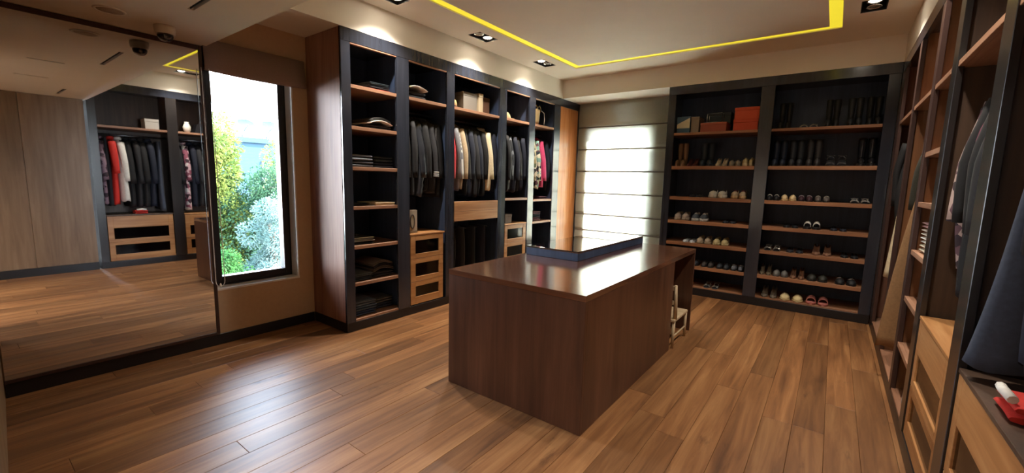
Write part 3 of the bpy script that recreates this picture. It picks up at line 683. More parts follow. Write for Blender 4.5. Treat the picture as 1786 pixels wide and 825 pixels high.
# third bay
g3 = 'clothes in the bay above the single solid drawer'
garment('jacket', 'red jacket hanging above the single solid walnut drawer', 'jacket', g3, XL, 3.83, 2.30, 'jacket', RED, .98, 0, th=.035)
garment('shirt', 'grey shirt hanging next to the red jacket', 'shirt', g3, XL, 3.915, 2.30, 'shirt', GREY, .9, 4, th=.021)
garment('shirt', 'white shirt hanging between grey and beige shirts', 'shirt', g3, XL, 3.975, 2.30, 'shirt', stripes('#c9c6c0', '#6f7077', 'X', 30), .9, -3, th=.021)
garment('shirt', 'beige shirt hanging next to the row of black suits', 'shirt', g3, XL, 4.04, 2.30, 'shirt', BEIGE, .88, 2, th=.021)
for k in range(5):
    garment('suit_jacket', ('navy' if k in (1, 3) else 'black') + ' suit jacket in the row between beige shirt and cream coat', 'jacket', 'black suit jackets above the solid drawer', XL-.01*(k % 2), 4.115+.082*k, 2.30, 'jacket', (BLK, NAVY, BLK2, NAVY, BLK)[k], .96+.015*(k % 3), (-3, 2, 4, -2, 3)[k], th=.033)
garment('coat', 'cream and beige coat hanging at the end of the black suits', 'coat', g3, XL+.035, 4.565, 2.30, 'coat', CREAM, .90, -10, th=.045)
garment('jacket', 'dark navy jacket behind the cream coat', 'jacket', g3, XL, 4.665, 2.30, 'jacket', NAVY, .92, 0, th=.03)
for k in range(4):
    garment('trousers', ('black', 'charcoal', 'black', 'navy')[k] + ' trousers hanging below the single solid drawer', 'trousers', 'dark trousers below the solid drawer', XL+.08, 3.88+.2*k, .99, 'trousers', (BLK, CHAR, BLK, NAVY)[k], .72, (3, -4, 2, 5)[k])
# fourth bay
for k in range(6):
    mat = (stripes('#14161c', '#5b6270', 'X', 9, .86), BLK, stripes('#1a1d25', '#6f747c', 'X', 8, .88), NAVY, BLK2, NAVY)[k]
    lab = 'dark pinstripe jacket in the bay with the cap on its shelf' if k in (0, 2) else ('plain navy' if k in (3, 5) else 'plain black') + ' jacket in the bay with the cap on its shelf'
    garment('jacket', lab, 'jacket', 'dark jackets in the cap bay', XL+.02*(k % 2), 4.845+.098*k, 2.30, 'jacket', mat, .93-.02*(k % 3), (-4, 3, -2, 5, 0, 3)[k], th=.035)
# fifth bay
PR1 = printed(('#c9bfa6', '#4e5a3c', '#8a7a52', '#2c3438', '#d8d2c2'), 16); PR2 = printed(('#3c4a3a', '#b3a884', '#6d4c44', '#d2c8b0'), 22); PR3 = printed(('#1d2a33', '#7fa39a', '#d6cdb8', '#5c3a44'), 20)
g5 = 'bright tops in the bay with the basket bag on its shelf'
garment('blouse', 'cream and green printed blouse hanging below the basket bag', 'blouse', g5, XL+.03, 5.56, 2.30, 'shirt', PR1, .84, 4, th=.03)
garment('blouse', 'olive printed blouse between the cream and teal prints', 'blouse', g5, XL, 5.65, 2.30, 'shirt', PR2, .90, -3, th=.03)
garment('blouse', 'teal and dark printed blouse beside the pink jacket', 'blouse', g5, XL+.02, 5.745, 2.30, 'shirt', PR3, .88, 2, th=.032)
garment('jacket', 'bright pink jacket hanging beside the printed blouses', 'jacket', g5, XL+.03, 5.90, 2.30, 'jacket', PINK, .85, -9, th=.04)
garment('jacket', 'dark navy jacket behind the pink jacket', 'jacket', g5, XL, 6.04, 2.30, 'jacket', NAVY, .9, 0, th=.032)

# right wardrobe
XQ = .77; ZR = 2.13
gr1 = 'clothes in the bay beside the panelled wall'
garment('blouse', 'mauve printed blouse hanging nearest the panelled wall', 'blouse', gr1, XQ, 1.575, ZR, 'shirt', printed(('#5b4450', '#8a7280', '#3a2c36', '#a8949a'), 18), 1.12, 3, th=.03, sleeve=.6)
garment('dress', 'dark dress with pale trim beside the red dress', 'dress', gr1, XQ, 1.64, ZR, 'skirt', CHAR, 1.15, 0, flare=.06)
garment('dress', 'bright red dress hanging beside the white blouse', 'dress', gr1, XQ-.03, 1.71, ZR, 'dress_sleeved', fabric('#c8281e', .7), 1.13, 2, th=.035, sleeve=.5)
garment('blouse', 'loose white blouse hanging beside the red dress', 'blouse', gr1, XQ-.02, 1.80, ZR, 'shirt', WHT, 1.08, -4, th=.04, flare=.03)
for k in range(4):
    garment('coat', ('long navy coat between black coats and the denim skirt' if k == 3 else 'long black coat in the row beside the white blouse'), 'coat', 'black coats beside the white blouse', XQ, 1.905+.095*k, ZR, 'coat', (BLK, BLK2, BLK, NAVY)[k], 1.18, (2, -3, 3, 0)[k], th=.036, sleeve=.66)
garment('denim_skirt', 'long dark blue denim skirt hanging at the stile over the two drawers', 'skirt', gr1, XQ-.02, 2.31, ZR, 'skirt', fabric('#3a4150', .9, .3), 1.24, 5, flare=.16)
gr2 = 'clothes in the bay between the two drawer stiles'
garment('coat', 'long black coat hanging just past the drawer stile', 'coat', gr2, XQ, 2.58, ZR, 'coat', BLK, 1.22, 0, th=.04, sleeve=.66)
garment('jacket', 'pink and white printed jacket between long black coats', 'jacket', gr2, XQ, 2.68, ZR, 'coat', printed(('#8a4a5c', '#c9a5ac', '#3c2630', '#d8d0cc'), 16), 1.25, 3, th=.036)
for k in range(3):
    garment('coat', 'long ' + ('navy', 'charcoal black', 'deep black')[k] + ' coat hanging between printed and magenta clothes', 'coat', 'dark coats beside the printed jacket', XQ, 2.78+.1*k, ZR, 'coat', (NAVY, BLK2, BLK)[k], 1.2, (-3, 2, 0)[k], th=.036, sleeve=.66)
garment('cardigan', 'magenta cardigan hanging among long dark coats', 'cardigan', gr2, XQ+.03, 3.09, ZR, 'shirt', fabric('#6e1f42', .8), .60, 3, th=.03, sleeve=.42)
garment('coat', 'long black coat behind the magenta cardigan', 'coat', gr2, XQ, 3.19, ZR, 'coat', BLK, 1.15, -2, th=.036)
garment('blouse', 'mauve and cream printed blouse at the end of the coats', 'blouse', gr2, XQ, 3.30, ZR, 'shirt', printed(('#6d5058', '#bda59c', '#392c33'), 20), 1.0, 2, th=.032)
gr4 = 'clothes in the bay past the narrow folded clothes bay'
garment('shirt', 'dark printed shirt beside the narrow folded clothes bay', 'shirt', gr4, XQ, 4.20, ZR, 'shirt', printed(('#2c2622', '#4c4036', '#7d6c5a'), 20), .85, 3, th=.035)
garment('shirt', 'dark brown shirt next to the charcoal jacket', 'shirt', gr4, XQ, 4.32, ZR, 'shirt', fabric('#3a2a22'), .9, -3, th=.035)
garment('jacket', 'charcoal jacket hanging before the long tan dress', 'jacket', gr4, XQ, 4.46, ZR, 'jacket', CHAR, 1.0, 4, th=.04)
garment('long_dress', 'long tan dress flaring out of the bay almost to the floor', 'dress', gr4, XQ-.02, 4.70, ZR, 'skirt', fabric('#8a6844', .8), 1.90, 6, flare=.21)
garment('shirt', 'dark olive shirt behind the long tan dress', 'shirt', gr4, XQ, 4.86, ZR, 'shirt', fabric('#2c2c22'), .9, 0, th=.035)
gr5 = 'clothes in the bay beside the shoe cabinet'
for k in range(4):
    lab = ('dark brown jacket in the bay beside the shoe cabinet', 'black and white printed blouse in the bay beside the shoe cabinet', 'long cream dress in the bay beside the shoe cabinet', 'black jacket hanging nearest the shoe cabinet')[k]
    garment(('jacket', 'blouse', 'dress', 'jacket')[k], lab, ('jacket', 'blouse', 'dress', 'jacket')[k], gr5, XQ-.02*k, 5.2+.2*k, ZR, ('jacket', 'shirt', 'skirt', 'jacket')[k], (fabric('#2e221b'), printed(('#d8d4ca', '#2a2626', '#8a3a3c'), 18), CREAM, BLK)[k], (.95, .8, 1.45, .9)[k], (3, -4, 2, 0)[k], flare=(.0, .0, .12, .0)[k])

# ------------------------------------------------------------------ folded clothes
def folded_mesh(w, d, h, arch=0.0, seed=0, layers=2):
    g = random.Random(seed); mb = MB()
    for q in range(layers):
        hh = h/layers; z0 = q*hh; ins = .006*q+g.random()*.006; rings = []
        for i in range(9):
            t = i/8; yy = -w/2+t*w; sq = 1-abs(2*t-1)**6*.25
            zo = z0+arch*(1-(2*t-1)**2)
            ring = []
            for k in range(12):
                a = k*2*math.pi/12; ca, sa = math.cos(a), math.sin(a)
                ring.append(((d/2-ins)*math.copysign(abs(ca)**.45, ca)*(1-.03*math.sin(3*t+q)), yy, zo+hh/2+hh/2*.98*sq*math.copysign(abs(sa)**.6, sa)))
            rings.append(ring)
        mb.loft(rings)
    return mb
_fold_n = [0]
def fold(name, label, cat, group, x, y, z, w, d, h, mat, arch=0.0, rz=0, layers=2):
    _fold_n[0] += 1
    o = link(name, folded_mesh(w, d, h, arch, _fold_n[0], layers).mesh(name), mat, None, (x, y, z+.0005), (0, 0, R(rz))); tag(o, label, cat, group); return o
def stack(prefix, group, x, y, z, w, d, items, arch=0.0):
    """items: (name, label, mat, h)"""
    for nm, lab, mat, h in items:
        fold(nm, lab, 'folded clothes', group, x, y, z, w*(.96+.04*math.sin(z*50)), d, h, mat, arch if False else 0.0); z += h+.0015
xf = -4.02
G0 = 'folded clothes in the first wardrobe bay'
def sh(z): return z+.001
stack('', G0, xf, 2.80, sh(2.42), .25, .40, [('folded_shirt', 'red folded top on the topmost shelf of the walnut sided bay', fabric('#8e2026'), .028), ('folded_shirt', 'grey folded top lying on the red one', fabric('#3d4148'), .03), ('folded_shirt', 'dark teal folded top, uppermost of the red pile', fabric('#2a3a40'), .028)])
stack('', G0, xf, 2.79, sh(2.035), .26, .42, [('folded_sweater', 'dark folded sweater below the white rimmed one', fabric('#262a34'), .045)])
fold('folded_sweater', 'folded sweater with white rim arching over a dark sweater', 'folded clothes', G0, xf+.02, 2.79, 2.084, .27, .43, .018, WHT, .035, layers=1)
fold('folded_sweater', 'grey folded sweater on top of the white rimmed one', 'folded clothes', G0, xf+.01, 2.79, 2.1045, .25, .42, .025, fabric('#4b4a48'), .038)
stack('', G0, xf+.02, 2.555, sh(1.648), .25, .42, [('folded_sweater', 'dark grey knit sweater under the lighter grey knit', fabric('#4c5058', .9, .4, 90), .06), ('folded_sweater', 'light grey knit sweater on top of the darker knit', fabric('#6e727b', .9, .4, 90), .065)])
stack('', G0, xf, 2.83, sh(1.648), .24, .40, [('folded_sweater', 'navy folded sweater beside the grey knits', fabric('#202838'), .06), ('folded_sweater', 'slate folded sweater on the navy one beside the grey knits', fabric('#343e48'), .06)])
fold('folded_scarf', 'dark flat folded scarf beside the cream folder', 'folded clothes', G0, xf, 2.54, 1.263, .22, .40, .022, fabric('#2a2c33'))
bx = empty('flat_box', (xf+.06, 2.82, 1.264)); tag(bx, 'flat cream paper box on a shelf of the walnut sided bay', 'box')
wpart('box_body', MB().box(xf-.1, xf+.23, 2.70, 2.935, 1.264, 1.280, .002), plain('cream_card', '#d8c9a8', .7), bx); wpart('lid', MB().box(xf-.103, xf+.233, 2.697, 2.938, 1.2805, 1.290, .002), plain('cream_card', '#d8c9a8', .7), bx)
stack('', G0, xf+.02, 2.55, sh(.868), .26, .42, [('folded_shirt', 'black folded shirt under the striped one', BLK2, .022), ('folded_shirt', 'white and black striped folded shirt', stripes('#d5d5d2', '#2a2c30', 'Z', 30), .05)])
stack('', G0, xf+.02, 2.54, sh(.492), .24, .42, [('folded_trousers', 'slate folded trousers at the walnut side', fabric('#3c424a'), .035), ('folded_trousers', 'grey folded trousers lying on the slate pair', fabric('#5a5d62'), .035)])
stack('', G0, xf+.01, 2.80, sh(.492), .25, .42, [('folded_sweater', 'charcoal folded sweater under the taupe pile', fabric('#2b2b30'), .055)])
fold('folded_sweater', 'taupe folded sweater arching over the charcoal one', 'folded clothes', G0, xf+.015, 2.80, .550, .25, .42, .03, fabric('#6d6058'), .03)
fold('folded_sweater', 'dark folded sweater between two taupe sweaters', 'folded clothes', G0, xf+.01, 2.80, .5815, .24, .41, .025, fabric('#2a2c32'), .03)
fold('folded_sweater', 'light taupe folded sweater, uppermost of its pile', 'folded clothes', G0, xf+.005, 2.80, .608, .25, .41, .028, fabric('#7a6c62'), .032)
stack('', G0, xf+.02, 2.56, sh(.118), .27, .42, [('folded_jeans', 'dark denim folded jeans, lowest of three', DEN, .05), ('folded_jeans', 'grey blue folded jeans in the middle of three', fabric('#46505c'), .05), ('folded_jeans', 'washed grey folded jeans, uppermost of three', fabric('#5d646c', .9, .4), .05)])
stack('', G0, xf-.04, 2.84, sh(.118), .24, .40, [('folded_jeans', 'navy folded jeans under the brown pair', NAVY, .06), ('folded_jeans', 'brown grey folded jeans on the navy pair', fabric('#4a453f'), .055)])
fold('folded_sweater', 'dark folded sweater under the white arched one on the second bay shelf', 'folded clothes', 'clothes on the shelf of the second bay', xf, 3.26, 2.421, .28, .42, .09, fabric('#23262e'), 0, layers=2)
fold('folded_sweater', 'white folded sweater arching over a dark one in the second bay', 'folded clothes', 'clothes on the shelf of the second bay', xf+.03, 3.27, 2.5135, .28, .43, .022, WHT, .035, layers=1)
G5 = 'folded clothes below the printed blouses'
stack('', G5, xf+.03, 5.70, sh(.92), .28, .40, [('folded_shirt', 'burgundy folded top under the navy one', fabric('#5c2530'), .05), ('folded_shirt', 'navy folded top on the burgundy one', NAVY, .05), ('folded_shirt', 'mauve folded top, uppermost above the burgundy top', fabric('#6a4550'), .05)])
stack('', G5, xf+.03, 5.92, sh(1.27), .24, .38, [('folded_shirt', 'plum folded top below the pink jacket', fabric('#4b2636'), .04)])
stack('', G5, xf+.04, 5.78, sh(.118), .40, .42, [('folded_blanket', 'cream folded blanket on the floor shelf below the printed blouses', fabric('#cbbfa6'), .16), ('folded_blanket', 'white folded blanket on the cream one', WHT, .14)])
# right narrow bay
GR = 'folded clothes in the narrow right bay'; xg = .74
cols = ('#2b2d33', '#b6b4ae', '#3a3c42', '#9a9a98', '#25272c', '#c2bfb8', '#33353a', '#8e8d8a', '#2c2e33')
zz = 1.811
for k, c in enumerate(cols):
    fold('folded_tee_shirt', ('pale grey' if k in (1, 3, 5, 7) else 'black') + ' tee shirt in the tall pile of the narrow bay', 'folded clothes', 'tall pile of grey and black tees', xg, 3.80, zz, .30, .44, .030, fabric(c), layers=1); zz += .0315
stack('', GR, xg, 3.76, 2.256, .26, .40, [('folded_towel', 'white folded towel on the topmost shelf of the narrow bay', WHT, .05)])
stack('', GR, xg, 3.80, 1.476, .30, .44, [('folded_shirt', 'black folded top under the white printed one', BLK, .04), ('folded_shirt', 'black and white printed folded top', printed(('#d8d4ca', '#2a2626', '#77736e'), 18), .045)])
stack('', GR, xg-.02, 3.80, 1.143, .34, .46, [('folded_sheet', 'ivory folded sheet, lowest of four', fabric('#c8beaa'), .055), ('folded_sheet', 'white folded sheet on the ivory one', WHT, .05), ('folded_sheet', 'grey white folded sheet below the pink one', fabric('#bdb6ac'), .05), ('folded_sheet', 'pale pink folded sheet, uppermost of the sheets', fabric('#c79a98'), .045)])
stack('', GR, xg, 3.78, .811, .30, .42, [('folded_shirt', 'brown folded top in the narrow bay', fabric('#4a382c'), .05)])
b = empty('handbag', (xg-.02, 3.78, .4715)); tag(b, 'dark blue handbag with pale scarf in the narrow bay', 'bag')
wpart('bag_body', MB().loft([[(xg-.02+sx_*(.16-t*.05), 3.78+sy_*(.13-.05*t), .472+.20*t) for sx_, sy_ in ((-1, -1), (1, -1), (1, 1), (-1, 1))] for t in (0, .3, .7, 1)], smooth=False), fabric('#252d3c', .5), b)
wpart('handle', MB().tube([(xg-.10, 3.78, .67)] + [(xg-.02+.08*math.cos(R(a)), 3.78, .67+.09*math.sin(R(a))) for a in (150, 120, 90, 60, 30)] + [(xg+.06, 3.78, .67)], .008, 8), fabric('#1d2026', .5), b)
wpart('scarf', MB().tube([(xg-.17, 3.70, .60), (xg-.175, 3.74, .68), (xg-.12, 3.78, .70), (xg-.17, 3.84, .64), (xg-.185, 3.86, .55)], [.012, .026, .03, .026, .012], 8), fabric('#9a9690'), b)

# ------------------------------------------------------------------ boxes, hats, bags on the shelves
def lidbox(name, label, x0, x1, y0_, y1_, z0_, h, hexc, lid=.045, group=None, mname=None, top=None):
    t = empty(name, ((x0+x1)/2, (y0_+y1_)/2, z0_)); tag(t, label, 'box', group); m_ = plain('card_'+hexc.strip('#'), hexc, .65)
    wpart('box_body', MB().box(x0+.003, x1-.003, y0_+.003, y1_-.003, z0_, z0_+h-lid-.001, .002), m_, t); wpart('lid', MB().box(x0, x1, y0_, y1_, z0_+h-lid, z0_+h, .002), m_ if not top else plain('card_'+top.strip('#'), top, .65), t)
    return t
lidbox('storage_box', 'grey fabric storage box beside the tan hat', -4.22, -3.86, 4.07, 4.33, 2.421, .235, '#6f6a62')
lidbox('storage_box', 'narrow beige storage box standing between grey and brown boxes', -4.22, -3.84, 4.345, 4.43, 2.421, .255, '#a5977c')
lidbox('storage_box', 'brown storage box at the end of the hat shelf', -4.22, -3.88, 4.45, 4.61, 2.421, .23, '#5d4233')
ht = empty('sun_hat', (-3.92, 3.91, 2.421)); tag(ht, 'tan straw hat on the shelf above the red jacket', 'hat'); hm = fabric('#b08a5c', .85, .3, 140)
wpart('brim', MB().lathe([(.115, 2.4225), (.125, 2.4265), (.07, 2.438), (.001, 2.439)], -3.92, 3.91, 26), hm, ht); wpart('crown', MB().lathe([(.075, 2.4395), (.072, 2.49), (.062, 2.525), (.035, 2.535), (.001, 2.53)], -3.92, 3.91, 26), hm, ht)
wpart('band', MB().lathe([(.0765, 2.441), (.0762, 2.458), (.0745, 2.4585), (.074, 2.441)], -3.92, 3.91, 26), fabric('#4a3626'), ht)
cp = empty('cap', (-3.93, 4.99, 2.421)); tag(cp, 'beige cap on the shelf above the dark jackets', 'cap'); cm_ = fabric('#a08a62', .85)
wpart('crown', MB().lathe([(.10, 2.4215), (.102, 2.45), (.092, 2.49), (.065, 2.525), (.03, 2.54), (.001, 2.543)], -3.93, 4.99, 24), cm_, cp)
wpart('visor', MB().loft([[(-3.93+r*math.cos(R(a)), 4.99+r*math.sin(R(a)), z) for a, r in [(-60+k*12, .098) for k in range(11)] + [(60-k*12, .098+.075*math.cos(R((60-k*12)*1.45))) for k in range(11)]] for z in (2.422, 2.430)], smooth=False), cm_, cp)
wpart('button', MB().lathe([(.008, 2.543), (.009, 2.547), (.001, 2.551)], -3.93, 4.99, 10), cm_, cp)
bg = empty('basket_bag', (-3.95, 5.70, 2.421)); tag(bg, 'beige basket bag on the shelf above the printed blouses', 'bag'); bm_ = stripes('#b39a70', '#8d754c', 'Z', 45)
wpart('bag_body', MB().loft([[(-3.95+.12*s_*math.copysign(abs(math.cos(k*math.pi/10))**.6, math.cos(k*math.pi/10)), 5.70+.135*s_*math.copysign(abs(math.sin(k*math.pi/10))**.6, math.sin(k*math.pi/10)), z) for k in range(20)] for s_, z in ((.85, 2.422), (.95, 2.50), (1.0, 2.60), (1.02, 2.67))]), bm_, bg)
for dy in (-.05, .05): wpart('handle', MB().tube([(-3.84, 5.70+dy-.05, 2.64), (-3.825, 5.70+dy-.04, 2.70), (-3.82, 5.70+dy, 2.72), (-3.825, 5.70+dy+.04, 2.69), (-3.84, 5.70+dy+.05, 2.63)], .007, 8), fabric('#8d754c'), bg)
wpart('strap', MB().tube([(-3.84, 5.83, 2.66), (-3.80, 5.86, 2.62), (-3.795, 5.865, 2.53), (-3.80, 5.86, 2.45)], .012, 8, True, .4), fabric('#b0aba0'), bg)
# carrier box with handle on the drawers
pb = empty('photo_box', (-3.87, 3.22, .925)); tag(pb, 'beige upright box with oval handle cut-out on the glass drawers', 'box'); bc = plain('beige_card', '#9c8f7c', .7)
wpart('box_body', MB().box(-3.98, -3.83, 3.14, 3.285, .9255, 1.19, .003), bc, pb)
wpart('handle_ring', MB().loft([[(xx, 3.2125+ry*math.cos(k*math.pi/10), 1.06+rz_*math.sin(k*math.pi/10)) for k in range(20)] for xx, ry, rz_ in ((-3.8295, .036, .085), (-3.824, .036, .085), (-3.824, .022, .070), (-3.8295, .022, .070))], False, False), fabric('#4a4138'), pb)
wpart('base_band', MB().box(-3.8298, -3.8265, 3.15, 3.275, .93, .955), fabric('#6a5f50'), pb)
lidbox('small_box', 'brown leather box on the drawers below the cap bay jackets', -3.98, -3.82, 4.93, 5.10, .9275, .13, '#5a3f30')
# shoe cabinet top shelf
Yb = YC+.05; zt_ = 2.2755
lidbox('orange_box', 'lower of two stacked bright orange boxes', -1.155, -.865, Yb, Yb+.34, zt_, .145, '#c4492c', .04)
lidbox('orange_box', 'upper of two stacked bright orange boxes', -1.15, -.86, Yb+.003, Yb+.335, zt_+.1455, .150, '#c9502f', .04)
lidbox('shallow_box', 'shallow brick orange box under the silver wire stand', -1.565, -1.235, Yb, Yb+.30, zt_, .125, '#9a4c38', .03)
ws = empty('wire_stand', (-1.395, Yb+.08, zt_+.126)); tag(ws, 'silver wire stand on the shallow brick orange box', 'stand')
for yy in (Yb+.03, Yb+.15):
    wpart('wire_frame', MB().tube([(-1.49, yy, zt_+.131), (-1.49, yy, zt_+.245), (-1.30, yy, zt_+.25), (-1.30, yy, zt_+.131), (-1.49, yy, zt_+.131)], .005, 6), M['chrome'], ws)
for xx in (-1.49, -1.30): wpart('cross_bar', MB().tube([(xx, Yb+.03, zt_+.1315), (xx, Yb+.15, zt_+.1315)], .005, 6), M['chrome'], ws)
bb_ = lidbox('blue_box', 'blue and cream shoe box beside the blind', -1.88, -1.70, Yb, Yb+.28, zt_, .225, '#3d5a74', .07)
tag(wpart('cream_flap', MB().add([(-1.875, Yb-.001, zt_+.065), (-1.705, Yb-.001, zt_+.065), (-1.705, Yb-.001, zt_+.205), (-1.875, Yb-.001, zt_+.12), (-1.875, Yb-.006, zt_+.065), (-1.705, Yb-.006, zt_+.065), (-1.705, Yb-.006, zt_+.205), (-1.875, Yb-.006, zt_+.12)], [(0, 1, 2, 3), (4, 7, 6, 5), (0, 4, 5, 1), (1, 5, 6, 2), (2, 6, 7, 3), (3, 7, 4, 0)]), plain('cream_card2', '#b9b096', .7), bb_), 'cream slanted flap')
lidbox('tan_box', 'tan upright shoe box beside the blue and cream box', -1.695, -1.585, Yb+.01, Yb+.28, zt_, .215, '#7d6c5c', .04)
lidbox('shoe_box', 'dark slate box behind the silver wire stand', -1.55, -1.25, Yb+.33, Yb+.52, zt_, .30, '#3a4450', .05)
# right wardrobe top shelves
lidbox('hat_box', 'pale grey box on the shelf above the black coats', .56, .80, 2.13, 2.32, 2.256, .17, '#a9a49c')
lidbox('paper_box', 'white paper box on the shelf past the narrow bay', .55, .75, 4.25, 4.55, 2.256, .09, '#cfc8b4')
v_ = empty('vase', (.60, 2.72, 2.256)); tag(v_, 'small white vase on the shelf above the printed jacket', 'vase')
wpart('vase_body', MB().lathe([(.035, 2.2565), (.055, 2.30), (.06, 2.35), (.04, 2.40), (.028, 2.42), (.034, 2.44), (.030, 2.44), (.024, 2.42)], .60, 2.72, 20), M['white'], v_)
wpart('base_ring', MB().lathe([(.036, 2.2562), (.038, 2.262), (.034, 2.264)], .60, 2.72, 20), M['white'], v_)
hb = empty('handbag', (.66, 2.98, 2.256)); tag(hb, 'black leather handbag lying on the shelf above the coats', 'bag')
wpart('bag_body', MB().loft([[(.66+sx_*(.11-t*.03), 2.98+sy_*(.16-.05*t), 2.2565+.16*t) for sx_, sy_ in ((-1, -1), (1, -1), (1, 1), (-1, 1))] for t in (0, .3, .7, 1)], smooth=False), fabric('#15151a', .4), hb)
wpart('handle', MB().tube([(.60, 2.98-.07, 2.41)] + [(.60, 2.98+.07*math.cos(R(a)), 2.42+.08*math.sin(R(a))) for a in (180, 140, 90, 40, 0)] + [(.60, 3.05, 2.41)], .008, 8), fabric('#15151a', .4), hb)
wb_ = empty('shoe_bag', (.56, 3.70, .1185)); tag(wb_, 'pale grey sneaker bag with dark ring logo on the bottom shelf of the narrow bay', 'bag')
wpart('bag_body', MB().loft([[(.56+sx_*(.06-t*.015), 3.70+sy_*(.11-.02*t), .119+.27*t) for sx_, sy_ in ((-1, -1), (1, -1), (1, 1), (-1, 1))] for t in (0, .4, .8, 1)], smooth=False), fabric('#aab0b4', .6), wb_)
wpart('ring_logo', MB().tube([(.56-.058+.006+.01*0, 3.70+.03*math.cos(R(a)), .22+.03*math.sin(R(a))) for a in range(0, 361, 24)], .006, 6), BLK, wb_)
rf = empty('folded_red_bag', (.60, 1.98, .851)); tag(rf, 'red and white bag lying on the drawers beneath the black coats', 'bag')
link('bag_body', folded_mesh(.16, .22, .06, 0, 3).mesh('bag_body'), fabric('#b8261c'), rf)
wpart('white_strap', MB().tube([(.50, 1.92, .92), (.49, 1.98, .93), (.50, 2.04, .92)], .014, 8), WHT, rf)

